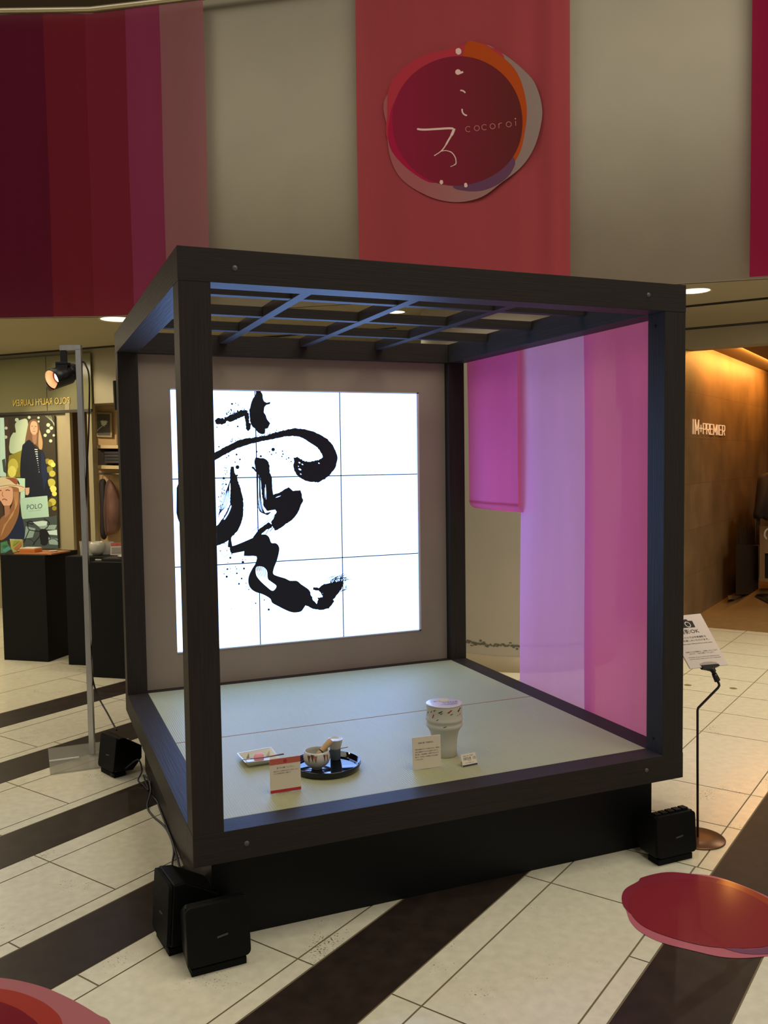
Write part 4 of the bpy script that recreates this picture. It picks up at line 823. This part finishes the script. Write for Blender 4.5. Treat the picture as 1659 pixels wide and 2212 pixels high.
# ================================================================== FLOOR STICKERS
def fmap(x, y, L): return on_plane(x, y, (0, 0, 0), Vector((0, 0, 1)))+yl(L)
def stk(n, c): return mat(n, c, .12, spec=.5)
fs1 = thing('floor_sticker', fmap(1540, 1980, 0), 'round red floor sticker at the lower right, by the dark stone stripe', 'floor sticker')
def out(pts, k=5): return smooth_pts(pts, k, True)
ext = [(1343,1943),(1350,1922),(1378,1905),(1388,1896),(1440,1885),(1480,1887),(1540,1893),(1600,1912),(1660,1938),(1720,1970),(1760,2010),(1740,2050),(1680,2063),(1615,2070),(1560,2068),(1500,2055),(1430,2037),(1385,2015),(1362,1992),(1352,1965)]
A = Art(fmap, .0012); A.poly(out(ext), stk('sticker_pink', (190, 106, 120))); A.build('sticker_edge', fs1)
A = Art(fmap, .0020); A.poly(out([(1343,1943),(1350,1922),(1378,1905),(1388,1896),(1440,1885),(1500,1890),(1570,1905),(1640,1935),(1700,1975),(1690,2020),(1500,2000),(1380,1980),(1352,1965)]), stk('sticker_rose', (140, 48, 64)))
A.poly(out([(1560,1902),(1620,1922),(1680,1955),(1730,1995),(1710,2030),(1660,1990),(1600,1940),(1550,1915)]), stk('sticker_orange', (160, 66, 48)))
A.poly(out([(1540,2040),(1620,2052),(1700,2040),(1720,2052),(1660,2062),(1600,2060)]), stk('sticker_lilac', (124, 76, 104))); A.build('sticker_ring', fs1)
A = Art(fmap, .0030); A.poly(out([(1358,1960),(1364,1935),(1395,1913),(1440,1903),(1500,1902),(1570,1915),(1630,1940),(1690,1980),(1700,2020),(1660,2045),(1600,2050),(1530,2046),(1460,2030),(1400,2008),(1370,1985)]), stk('sticker_red', (140, 44, 54))); A.build('sticker_disc', fs1)
fs2 = thing('floor_sticker', fmap(20, 2200, 0), 'round pink and red floor sticker cut by the lower left corner', 'floor sticker')
A = Art(fmap, .0012); A.poly(out([(-250,2200),(-160,2140),(-60,2112),(0,2113),(50,2121),(105,2137),(165,2165),(210,2192),(240,2215),(240,2300),(-100,2350),(-260,2280)]), stk('sticker_blush', (172, 104, 106))); A.build('sticker_edge', fs2)
A = Art(fmap, .0020); A.poly(out([(-230,2220),(-120,2155),(-30,2138),(20,2140),(70,2155),(110,2178),(135,2212),(130,2280),(-60,2330),(-220,2290)]), stk('sticker_coral', (160, 60, 50))); A.build('sticker_ring', fs2)
A = Art(fmap, .0030); A.poly(out([(-200,2240),(-100,2185),(-20,2165),(25,2175),(60,2195),(85,2225),(60,2290),(-80,2310)]), stk('sticker_wine', (118, 34, 42))); A.build('sticker_disc', fs2)
for u, v in [(1486, 1480), (1584, 1487)]:
    f = MB(); P = fmap(u, v, .0); f.lathe([(.001,.0012),(.022,.0012),(.026,0)], P, 24); tag(f.build('floor_socket', mat('socket_cap', (110, 96, 66), .5)), ('small round floor cap left of its pair, behind the notice board' if u < 1500 else 'small round floor cap right of its pair, behind the sign rod'), 'floor cap')
# ================================================================== PLINTHS (left)
PU, PNn = Vector((.794, -.607, 0)), Vector((.607, .794, 0))
plm = mat('plinth_black', (10, 10, 10), .6, spec=.2, var=.08, scale=5)
def plinth(o, w_, d_, h_, label):
    o = Vector((*o, 0)); mx = Matrix.Translation(o) @ Matrix((PU, PNn, Vector((0, 0, 1)))).transposed().to_4x4()
    f = MB(); f.box((0, 0, 0), (w_, d_, h_), None, .002, mx); t = f.build('display_plinth', plm); tag(t, label, 'plinth', 'black plinths left of the booth')
    return lambda a, b, c: o+PU*a+PNn*b+Vector((0, 0, h_+c))
p1 = plinth((-.665, 5.145), .43, .45, .885, 'leftmost black display plinth, carrying the wooden tray')
p2 = plinth((-.175, 4.715), .43, .45, .885, 'middle black display plinth behind the spotlight pole')
p3 = plinth((-.025, 4.185), .45, .45, .885, 'nearest black display plinth, half behind the booth post, carrying a white dish')
def zt1(u, v, z=.885): return on_plane(u, v, (0, 0, z), Vector((0, 0, 1)))
def obox(name, cen, ang, sx, sy, sz, m, label, cat, bev=.003, parent=None):
    f = MB(); f.box((-sx/2, -sy/2, 0), (sx/2, sy/2, sz), None, bev, Matrix.Translation(Vector(cen)) @ Matrix.Rotation(ang, 4, 'Z')); o = f.build(name, m, parent)
    return tag(o, label, cat) if label else o
AN = math.atan2(-.607, .794)
woodt = mat('orange_wood', (176, 112, 62), .5, var=.12, scale=6, stretch=(1, 5, 1))
c = zt1(101, 1190); c = Vector((c.x, c.y, .886))
obox('wooden_tray', p1(.29, .16, 0), AN, .36, .26, .013, woodt, 'flat orange-brown wooden tray on the leftmost plinth', 'tray')
t = thing('gift_box', p1(.20, .13, .014), 'orange box with a white lid on the wooden tray', 'box')
obox('box_body', p1(.20, .13, .014), AN, .15, .10, .026, mat('box_orange', (206, 116, 40), .5), None, None, .003, t); obox('box_lid', p1(.20, .13, .040), AN, .147, .097, .011, mat('box_white', (222, 205, 176), .5), None, None, .004, t)
f = MB(); f.lathe([(.001,0),(.03,0),(.036,.008),(.034,.009),(.028,.004),(.001,.003)], p1(.39, .17, .014), 24); tag(f.build('small_dish', mat('dish_cream', (206, 190, 160), .4)), 'tiny cream dish at the right end of the wooden tray', 'dish')
t = thing('swatch_book', p1(.05, .10, 0), 'colourful frayed swatch book standing at the left end of the first plinth', 'swatch book')
uvp = lambda x, y: (x/6.7, 880+y/6.7)
SWP, SWN = p1(.02, .06, 0), -FH
sm = planemap(SWP, SWN, uvp)
f = MB(); f.prism([(140,1905),(325,1915),(330,2065),(190,2100),(160,2040)], lambda x, y, h: sm(x, y, -h), .01); f.build('swatch_page', mat('swatch_yellow', (196, 190, 96), .7, emit=0), t)
f = MB(); f.prism([(0,1960),(90,1935),(105,1990),(170,2060),(60,2110),(0,2110)], lambda x, y, h: sm(x, y, -h-.012), .01); f.build('swatch_page', mat('swatch_green', (86, 150, 110), .7), t)
A = Art(sm, .001)
for k in range(11): A.poly([(150+k*16, 1908), (160+k*16, 1908), (158+k*16, 1945-k % 3*4)], mat('swatch_cream', (226, 226, 190), .7)); A.poly([(312, 1925+k*14), (332, 1925+k*14), (312, 1933+k*14)], mat('swatch_cream', (1, 1, 1)))
A.poly([(200,2040),(310,1940),(315,2000),(240,2070)], mat('swatch_orange', (196, 128, 74), .7)); A.poly([(185,2010),(290,1930),(200,1935)], mat('swatch_lime', (150, 176, 60), .7))
A.poly([(10,1965),(85,1945),(95,1975),(15,2010)], mat('swatch_jade', (80, 146, 96), .7)); A.poly([(40,2070),(120,2010),(165,2050),(80,2100)], mat('swatch_aqua', (96, 170, 160), .7)); A.build('print', t)
# plinth 2/3 objects
def upright(u0, v0, u1, v1, y0, y1, ground, name, m, label, cat, th=.003):   # card standing on a plinth, seen face on
    P = zt1(*ground); mpp = planemap(P, -FH, lambda x, y: (x, y)); f = MB(); f.prism([(u0, v0), (u1, v1), (u1+(y1[0]), y1[1]), (u0+(y0[0]), y0[1])], lambda x, y, h: mpp(x, y, -h), th); o = f.build(name, m); tag(o, label, cat); return o, mpp
cw = mat('acrylic_white', (190, 182, 168), .3, alpha=.8)
upright(171, 1169, 199, 1169.5, (3, 1201), (3, 1200), (186, 1200), 'acrylic_card', cw, 'blank whitish card stand behind the steel pole, left of the round jar', 'card stand')
upright(220, 1169.5, 246, 1170, (3, 1199), (-6, 1197), (234, 1198), 'acrylic_card', cw, 'blank whitish card stand between the round jar and the red-headed card', 'card stand')
o, mq = upright(239, 1173, 266, 1172, (-1, 1199), (1, 1199), (250, 1199), 'leaflet_card', mat('leaflet_paper', (214, 200, 182), .6), 'small card with coral header standing on the nearest plinth', 'card')
A = Art(mq, .001); A.poly([(239.3,1173),(266,1172),(266,1179),(239.3,1179.5)], coralp); A.circ(253,1176.5,1.3,crimp,n=10)
for k in range(5): A.stroke([(241,1184+k*2.8),(262,1183.4+k*2.8)], .9, txg)
A.build('print', o)
g = zt1(210, 1199); f = MB(); f.lathe([(.001,0),(.035,0),(.055,.03),(.062,.065),(.058,.095),(.046,.11),(.043,.11),(.043,.105),(.001,.10)], g, 40); tag(f.build('round_jar', mat('jar_grey', (190, 184, 164), .3, coat=.3)), 'round pale grey jar on the middle plinth beside the pole', 'jar')
g = p3(.22, .20, 0); t = thing('dish_stand', g, 'white shallow dish on a dark slab, on the nearest plinth', 'dish')
obox('slab', g, AN, .34, .22, .02, mat('slab_dark', (38, 36, 32), .4), None, None, .003, t)
f = MB(); f.lathe([(.001,0),(.06,0),(.085,.012),(.083,.014),(.058,.004),(.001,.003)], g+yl(.021), 40); f.build('dish', porc, t)
g = zt1(213, 1211); obox('caption_strip', g+Vector((0, .02, .001)), AN, .05, .012, .008, mat('strip_white', (196, 190, 178), .5), 'tiny white caption strip at the front edge of the nearest plinth', 'caption', .001)
# ================================================================== POSTER (left shop window)
def P5(x, y): return (x/6.7, 880+y/6.7)
PN_ = LP+LN*.03
lm = planemap(PN_, LN, P5)
def em(n, c, e=.30): return mat(n, c, .5, emit=e)
po = thing('window_poster', on_plane(60, 1050, PN_, LN), 'back-lit fashion poster of a long-haired woman in a dark coat, left shop window', 'poster')
f = MB(); f.prism([(-40,140),(785,120),(848,2040),(-40,2150)], lambda x, y, h: lm(x, y, -h), .02); f.build('panel', em('poster_dark', (52, 46, 30), .25), po)
A = Art(lm, .0007)
A.poly([(0,150),(58,150),(95,1005),(0,1000)], em('poster_sky', (176, 206, 184))); A.poly([(30,760),(75,740),(92,960),(50,930)], em('poster_grey', (60, 72, 66), .2))
bo = em('poster_bokeh', (168, 184, 150)); ol = em('poster_olive', (128, 120, 40)); go = em('poster_gold', (206, 200, 96)); ye = em('poster_yellow', (176, 168, 66)); lb = em('poster_bark', (66, 52, 40), .2)
A.poly(smooth_pts([(220,240),(300,180),(400,190),(400,480),(330,540),(300,640),(150,660),(140,480),(190,370),(230,360)], 4, True), bo)
A.poly([(150,690),(320,620),(300,1010),(100,1010),(130,700)], ol); A.circ(190,850,75,ye,ry=110); A.circ(175,930,60,go,ry=85)
A.poly([(62,180),(120,170),(150,400),(120,700),(100,1000),(90,1000)], lb)
for x,y,r in [(245,180,28),(90,300,22),(85,430,24),(700,345,30),(655,405,24),(735,485,24),(700,255,28),(560,205,16),(425,145,22),(560,150,18),(745,300,26),(780,405,18)]: A.circ(x,y,r,bo,n=18)
for x,y,r,m_ in [(690,780,40,ol),(740,800,45,ye),(770,830,36,go),(720,900,50,ol),(760,960,46,ye),(745,1090,60,ye),(770,1180,50,go),(790,1250,36,go),(760,1370,54,ye),(720,1400,40,ol),(790,1460,34,ol),(280,900,30,ol)]: A.circ(x,y,r,m_,n=18)
for k in range(4): A.stroke([(660+k*25,120),(790,230+k*12)], 4, bo)
hair = em('poster_hair', (112, 82, 56), .3); hair2 = em('poster_hair_lit', (170, 140, 98), .3); skin = em('poster_skin', (196, 156, 122), .32); coat = em('poster_coat', (20, 26, 38), .15); coat2 = em('poster_coat_navy', (26, 36, 62), .2); wht = em('poster_white', (214, 216, 202), .4)
A.poly(smooth_pts([(420,220),(470,178),(530,180),(570,260),(590,380),(615,470),(620,560),(600,620),(540,560),(420,480),(370,520),(372,450),(395,330)], 4, True), hair)
A.poly(smooth_pts([(570,330),(600,400),(622,520),(600,630),(560,560)], 4, True), hair2)
A.poly([(470,380),(540,390),(530,520),(500,540),(475,480)], em('poster_neck', (150, 112, 84), .3)); A.poly(smooth_pts([(450,230),(480,200),(530,215),(548,280),(545,350),(515,395),(470,385),(445,340),(440,280)], 4, True), skin)
fd = em('poster_feature', (84, 54, 44), .2)
A.stroke(smooth_pts([(455,276),(468,270),(482,275)]), 7, fd); A.stroke(smooth_pts([(505,280),(520,274),(535,282)]), 7, fd); A.stroke(smooth_pts([(500,290),(497,315),(503,322)]), 4, fd); A.stroke(smooth_pts([(480,350),(497,344),(518,350)]), 7, em('poster_lip', (150, 84, 74), .25))
A.poly(smooth_pts([(350,530),(430,470),(500,560),(540,600),(620,640),(670,900),(700,1100),(730,1290),(365,1310),(365,1170),(300,1010),(300,800),(320,620)], 4, True), coat)
A.poly([(600,600),(650,700),(700,1000),(640,1200),(600,900)], coat2)
for k in range(11): A.stroke([(505+k*7,608+k*33),(548+k*4-k*2,612+k*32)], 12 if k < 5 else 9, wht)
A.poly([(372,1165),(432,1160),(428,1240),(410,1270),(375,1265)], skin)
A.poly([(250,1022),(368,1028),(366,1305),(300,1320),(290,1100)], em('poster_mint', (170, 204, 176)))
A.poly([(290,1315),(690,1278),(715,1582),(325,1615)], em('poster_mint2', (160, 192, 168))) ; pt = em('poster_ink', (44, 60, 56), .1)
vs_, fs_ = text_mesh('POLO'); wmx = max(v[0] for v in vs_)
A.k += 1; A.mb.faces([lm(388+x/wmx*228, 1480-x/wmx*22-y*100, A.l*(1+.12*A.k)) for x, y in vs_], fs_, pt)
vs_, fs_ = text_mesh('RALPH LAUREN'); wmx = max(v[0] for v in vs_)
A.mb.faces([lm(418+x/wmx*178, 1510-x/wmx*16-y*22, A.l*(1+.12*A.k)) for x, y in vs_], fs_, em('poster_ink2', (110, 134, 120), .2))
gy = em('poster_stone', (130, 150, 138), .3); gy2 = em('poster_stone_light', (176, 198, 182), .35)
A.poly([(330,1615),(715,1585),(830,1560),(846,2040),(340,2050)], em('poster_rock', (62, 72, 68), .25))
A.poly([(480,1660),(620,1640),(690,1650),(680,1720),(560,1720)], gy2); A.poly([(690,1790),(830,1770),(835,1850),(720,1840)], gy2); A.poly([(560,1720),(760,1700),(830,1700),(800,1770),(600,1760)], gy); A.poly([(380,1720),(520,1750),(480,1880),(360,1900)], gy); A.poly([(700,1880),(840,1900),(845,1990),(720,1980)], gy)
bl = em('poster_bike', (14, 18, 20), .05)
arc(770, 1990, 90, 180, 340, 10, A, bl); arc(400, 2010, 110, 190, 350, 7, A, bl)
for q in [[(380,1660),(470,1690),(490,1670)],[(640,1610),(720,1670),(680,1750)],[(410,1690),(430,1770),(600,1790),(680,1740)],[(430,1770),(350,1960)],[(600,1790),(600,1980)],[(480,1990),(600,1840)],[(660,1760),(740,1900)],[(400,1700),(420,1650),(480,1650)]]: A.stroke(smooth_pts(q, 4), 12, bl)
A.poly(smooth_pts([(580,1780),(690,1780),(700,1960),(610,1990)], 3, True), bl)
# hat woman
A.poly([(0,1150),(60,1500),(80,1600),(0,1720)], em('poster_shade', (70, 52, 36), .2))
A.poly(smooth_pts([(180,1150),(290,1170),(300,1300),(290,1560),(330,1600),(350,1900),(70,1900),(60,1700),(170,1500),(190,1300)], 4, True), coat2)
A.poly(smooth_pts([(150,1140),(270,1160),(290,1260),(285,1500),(230,1680),(120,1860),(0,1910),(0,1640),(120,1520),(185,1400),(195,1260)], 4, True), em('poster_auburn', (140, 96, 58), .3))
for k in range(8): A.stroke(smooth_pts([(200+k*10,1220),(225+k*4,1420),(180-k*4,1580),(60-k*6,1700+k*24)]), 5, em('poster_strand', (182, 136, 88), .3))
A.poly(smooth_pts([(0,1160),(170,1155),(195,1240),(190,1350),(150,1420),(75,1430),(30,1370),(0,1310)], 4, True), em('poster_face', (206, 156, 122), .34)); A.poly([(70,1420),(150,1420),(150,1540),(80,1600)], em('poster_neck2', (160, 112, 82), .3))
A.stroke(smooth_pts([(90,1205),(118,1192),(150,1205)]), 12, fd); A.stroke(smooth_pts([(0,1210),(16,1200),(30,1210)]), 12, fd); A.stroke(smooth_pts([(48,1220),(40,1270),(62,1290)]), 6, fd); A.stroke(smooth_pts([(40,1340),(72,1326),(112,1345)]), 16, em('poster_lip2', (160, 84, 70), .3))
A.poly(smooth_pts([(0,1020),(120,1012),(250,1024),(272,1110),(370,1150),(350,1205),(290,1222),(270,1165),(150,1142),(0,1162)], 4, True), em('poster_hat', (200, 182, 140), .36)); A.poly(smooth_pts([(90,1022),(240,1024),(262,1105),(230,1112),(150,1050)], 3, True), em('poster_band', (140, 78, 50), .3)); A.stroke(smooth_pts([(0,1145),(140,1125),(280,1135),(360,1160)]), 6, fd)
A.build('print', po)
# ================================================================== LEFT SHOP INTERIOR
BK = LP+LN*(-.41)
bm_ = volmap(BK, LN, lambda x, y: (x/4.0975, 680+y/4.0965))
fr = thing('picture_frame', on_plane(225, 918, BK, LN), 'small framed picture of a white flower above the shop shelf', 'picture')
f = MB(); f.prism([(855,862),(990,868),(992,1085),(858,1080)], lambda x, y, h: bm_(x, y, h), .03); f.build('frame', mat('frame_champagne', (176, 158, 120), .4), fr)
A = Art(bm_, .031); A.poly([(858,876),(972,880),(975,1068),(862,1066)], mat('picture_grey', (92, 88, 76), .6), .032)
r9 = random.Random(4)
for k in range(26):
    a = math.radians(k*14); r1 = r9.uniform(22, 40); A.stroke([(920, 962), (920+r1*math.cos(a), 958+r1*.8*math.sin(a))], [8, 4], mat('picture_white', (222, 214, 190), .6), .034+.0001*k)
A.stroke([(905, 985), (880, 1005), (858, 1030)], 5, mat('picture_white', (1, 1, 1)), .034); A.build('picture', fr)
t = thing('wall_shelf', on_plane(240, 990, BK, LN), 'pale shelf unit with a dark recess, behind the rear left post', 'shelf')
sh = mat('shelf_cream', (196, 172, 126), .6)
f = MB(); f.prism([(860,1152),(1160,1156),(1160,1184),(862,1182)], lambda x, y, h: bm_(x, y, h), .30); f.prism([(866,1330),(1160,1338),(1160,1366),(868,1362)], lambda x, y, h: bm_(x, y, h), .30); f.build('board', sh, t)
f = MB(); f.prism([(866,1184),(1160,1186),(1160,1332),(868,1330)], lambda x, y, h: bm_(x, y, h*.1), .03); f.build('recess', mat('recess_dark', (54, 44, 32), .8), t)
for k in range(4):
    f = MB(); y0 = 1312-k*27; pts = smooth_pts([(918-k*2,y0-3),(925,y0-20),(1040,y0-22),(1120,y0-19),(1122,y0-3),(1000,y0)], 4, True)
    f.prism(pts, lambda x, y, h: bm_(x, y, .05+h), .20)
    o = f.build('folded_sweater', mat('knit_charcoal_%d' % (k % 2), (64-6*(k % 2), 60-6*(k % 2), 58), .9)); tag(o, 'folded charcoal sweater, %s of the stack on the shop shelf' % ['bottom one', 'second from bottom', 'third from bottom', 'top one'][k], 'sweater', 'folded sweaters on the shelf')
f = MB(); f.tube([bm_(870, 1405, .22), bm_(1180, 1412, .22)], .012, 10); tag(f.build('garment_rail', mat('rail_steel', (150, 140, 120), .3, metal=.8)), 'thin steel garment rail under the shop shelf', 'rail')
def shirt(pts, cname, c1, label, z, chk=False):
    t = thing('shirt', bm_(pts[0][0], pts[0][1], z), label, 'shirt', 'clothes on the garment rail')
    f = MB(); cx = sum(p[0] for p in pts)/len(pts); cy = sum(p[1] for p in pts)/len(pts); P = smooth_pts(pts, 5, True)
    F0 = [bm_(x, y, z) for x, y in P]; inn = [(cx+(x-cx)*.6, cy+(y-cy)*.85) for x, y in P]; F1 = [bm_(x, y, z+.07) for x, y in inn]; Bk = [bm_(x, y, z-.06) for x, y in inn]; n = len(P)
    f.faces(F0+F1+Bk, [[i, (i+1) % n, n+(i+1) % n, n+i] for i in range(n)]+[[(i+1) % n, i, 2*n+i, 2*n+(i+1) % n] for i in range(n)]+[list(range(n, 2*n)), list(range(2*n, 3*n))[::-1]], None, True)
    m_ = mat(cname, c1, .9, var=.35 if chk else .1, scale=9 if chk else 4, stretch=(1, 1, .6)); f.build('garment', m_, t)
    f = MB(); tx, ty = pts[0]; f.tube([bm_(tx, ty+14, z+.01), bm_(tx-2, ty-18, z+.01), bm_(tx+6, ty-34, z+.01), bm_(tx+16, ty-26, z+.01)], .003, 6); f.build('hanger', mat('hanger_wire', (90, 80, 64), .4), t)
    return t
shirt([(910,1452),(940,1480),(952,1600),(950,1950),(890,1955),(886,1700),(876,1490)], 'shirt_black', (30, 26, 26), 'black shirt on a hanger, left of the plaid one', .14)
shirt([(968,1458),(1010,1500),(1050,1580),(1080,1680),(1070,1850),(1045,1920),(960,1952),(930,1935),(915,1750),(925,1600),(935,1500)], 'shirt_plaid', (100, 70, 58), 'reddish brown plaid shirt on a hanger', .22, True)
sp_ = on_plane(249, 850, (0, 6.05, 0), Vector((0, -1, 0)))
f = MB(); mq = planemap(Vector((0, 6.05, 0)), Vector((0, -1, 0)), lambda x, y: (x, y)); f.prism([(245.5,822),(262,822),(262,886),(248.5,885)], lambda x, y, h: mq(x, y, -h), .10)
o = f.build('hanging_monitor', mat('monitor_black', (14, 14, 18), .5)); tag(o, 'black screen edge hanging just behind the rear left post', 'monitor')
f = MB(); f.tube([mq(256, 823, -.05), Vector((mq(256, 823, -.05).x, 6.1, ZC))], .012, 8); f.build('hanger_rod', dk, o)
spot('shop_spot', tuple(LP+LD*1.1+LN*1.3+yl(2.80)), tuple(BK+LD*1.35+yl(1.5)), 80, (1, .82, .60), 60, .6, .02)  # unseen lamp added to brighten the niche and its shelf
spot('shop_spot', tuple(LP+LD*.5+LN*1.0+yl(2.80)), tuple(BK+LD*.75+yl(1.3)), 60, (1, .76, .52), 45, .6, .02)  # second added lamp, out of view, lightens the peach wall
area('fill_light', tuple(LP+LD*0.2+LN*1.6+yl(2.80)), 1.2, 45, (1, .85, .58), (0, 0, 0), 1.2)  # off-frame fill lamp, added to lift the dark left shop front
area('fill_light', (-2.2, 4.6, 2.8), 1.0, 40, (1, .85, .58), (0, 0, 0), 1.0)  # added fill out of view, lightens the area under the left ceiling
area('fill_light', (6.0, 1.6, 2.8), 1.0, 45, WARM, (0, 0, 0), 1.0)  # added fill lamp beyond the right edge of the view
# ================================================================== RIGHT SHOP CONTENTS
rm = lambda d: volmap(RP+RN*d, RN, lambda x, y: (1560+x/6.14, 1000+y/6.144))
JP = on_plane(1650, 1290, (0, 0, 0), Vector((0, 0, 1))); JN = -FH
jm = volmap(JP, JN, lambda x, y: (1560+x/6.14, 1000+y/6.144))
t = thing('mannequin_torso', JP, 'headless torso form in a dark brown jacket at the right edge', 'mannequin')
P = smooth_pts([(480,190),(560,140),(640,125),(760,150),(830,200),(880,420),(900,700),(870,800),(690,740),(590,765),(520,730),(500,745),(415,725),(430,560),(455,330)], 5, True)
f = MB(); n = len(P); cx, cy = 640, 450
F0 = [jm(x, y, 0) for x, y in P]; inn = [(cx+(x-cx)*.7, cy+(y-cy)*.9) for x, y in P]; f.faces(F0+[jm(x, y, .12) for x, y in inn]+[jm(x, y, -.10) for x, y in inn], [[i, (i+1) % n, n+(i+1) % n, n+i] for i in range(n)]+[[(i+1) % n, i, 2*n+i, 2*n+(i+1) % n] for i in range(n)]+[list(range(n, 2*n)), list(range(2*n, 3*n))[::-1]], None, True)
f.build('jacket', mat('jacket_brown', (44, 32, 26), .8), t)
f = MB(); f.prism([(455,735),(505,735),(505,828),(460,830)], lambda x, y, h: jm(x, y, .02-h), .05); f.build('cuff', mat('cuff_black', (16, 12, 11), .8), t)
f = MB(); f.tube([jm(660, 760, 0), Vector((jm(660, 760, 0).x, jm(660, 760, 0).y, .02))], .012, 10); f.lathe([(.001,0),(.16,0),(.16,.012),(.02,.02),(.001,.02)], Vector((jm(660, 760, 0).x, jm(660, 760, 0).y, .004)), 32); f.build('stand', bk, t)
t = thing('display_counter', jm(560, 1560, 0), 'brown shop counter with an open dark front behind the jacket', 'counter')
cm_ = mat('counter_tan', (150, 118, 74), .5)
f = MB(); f.prism([(505,840),(1100,850),(1100,1215),(500,1195)], lambda x, y, h: jm(x, y, -.25-h), .4); f.prism([(500,1195),(565,1200),(565,1530),(700,1575),(495,1575)], lambda x, y, h: jm(x, y, -.25-h), .4); f.build('carcass', cm_, t)
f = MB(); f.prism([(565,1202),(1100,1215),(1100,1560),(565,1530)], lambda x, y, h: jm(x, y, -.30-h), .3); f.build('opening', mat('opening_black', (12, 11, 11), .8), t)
f = MB(); f.tube(smooth_pts([tuple(jm(x, y, .02)) for x, y in [(585,1010),(560,960),(575,900),(610,875),(660,870)]], 6), .012, 8); tag(f.build('white_cord', mat('cord_white', (210, 196, 170), .6)), 'loop of white cloth or cord hanging at the counter beside the jacket', 'cord')
# dark planter with tall reeds by the stone wall
rmm = rm(.06)
t = thing('reed_planter', rmm(340, 1740, 0), 'dark planter box with tall dark reeds against the stone wall', 'planter')
pk_ = mat('planter_dark', (40, 28, 18), .6)
f = MB(); f.prism([(185,1080),(480,1100),(480,1740),(180,1750)], lambda x, y, h: rmm(x, y, h*.4), .30); f.build('box', pk_, t)
r8 = random.Random(2)
for k in range(13):
    x = 205+k*23+r8.uniform(-5, 5); h_ = 600+r8.uniform(0, 110) if k > 3 else 690+r8.uniform(-20, 40)
    f = MB(); f.prism([(x-14, 1090), (x-9, 900), (x-2, h_), (x+8, 880), (x+14, 1090)], lambda a, b, h: rmm(a, b, .02+h), .05); f.build('reed', mat('reed_dark', (40, 28, 18), .6), t)
f = MB(); f.prism([(75,1760),(620,1752),(620,1815),(85,1812)], lambda x, y, h: rmm(x, y, h), .06); struct(f.build('baseboard_right', mat('stone_plinth', (140, 108, 66), .5)))
f = MB(); g0 = fmap(1632, 1293, .006)
f.prism([(1630,1290),(1659,1290),(1700,1300),(1700,1316),(1660,1306)], lambda x, y, h: fmap(x, y, .005+h), .01); tag(f.build('floor_mat', mat('mat_black', (18, 15, 13), .7)), 'black angular floor piece under the jacket stand', 'mat')
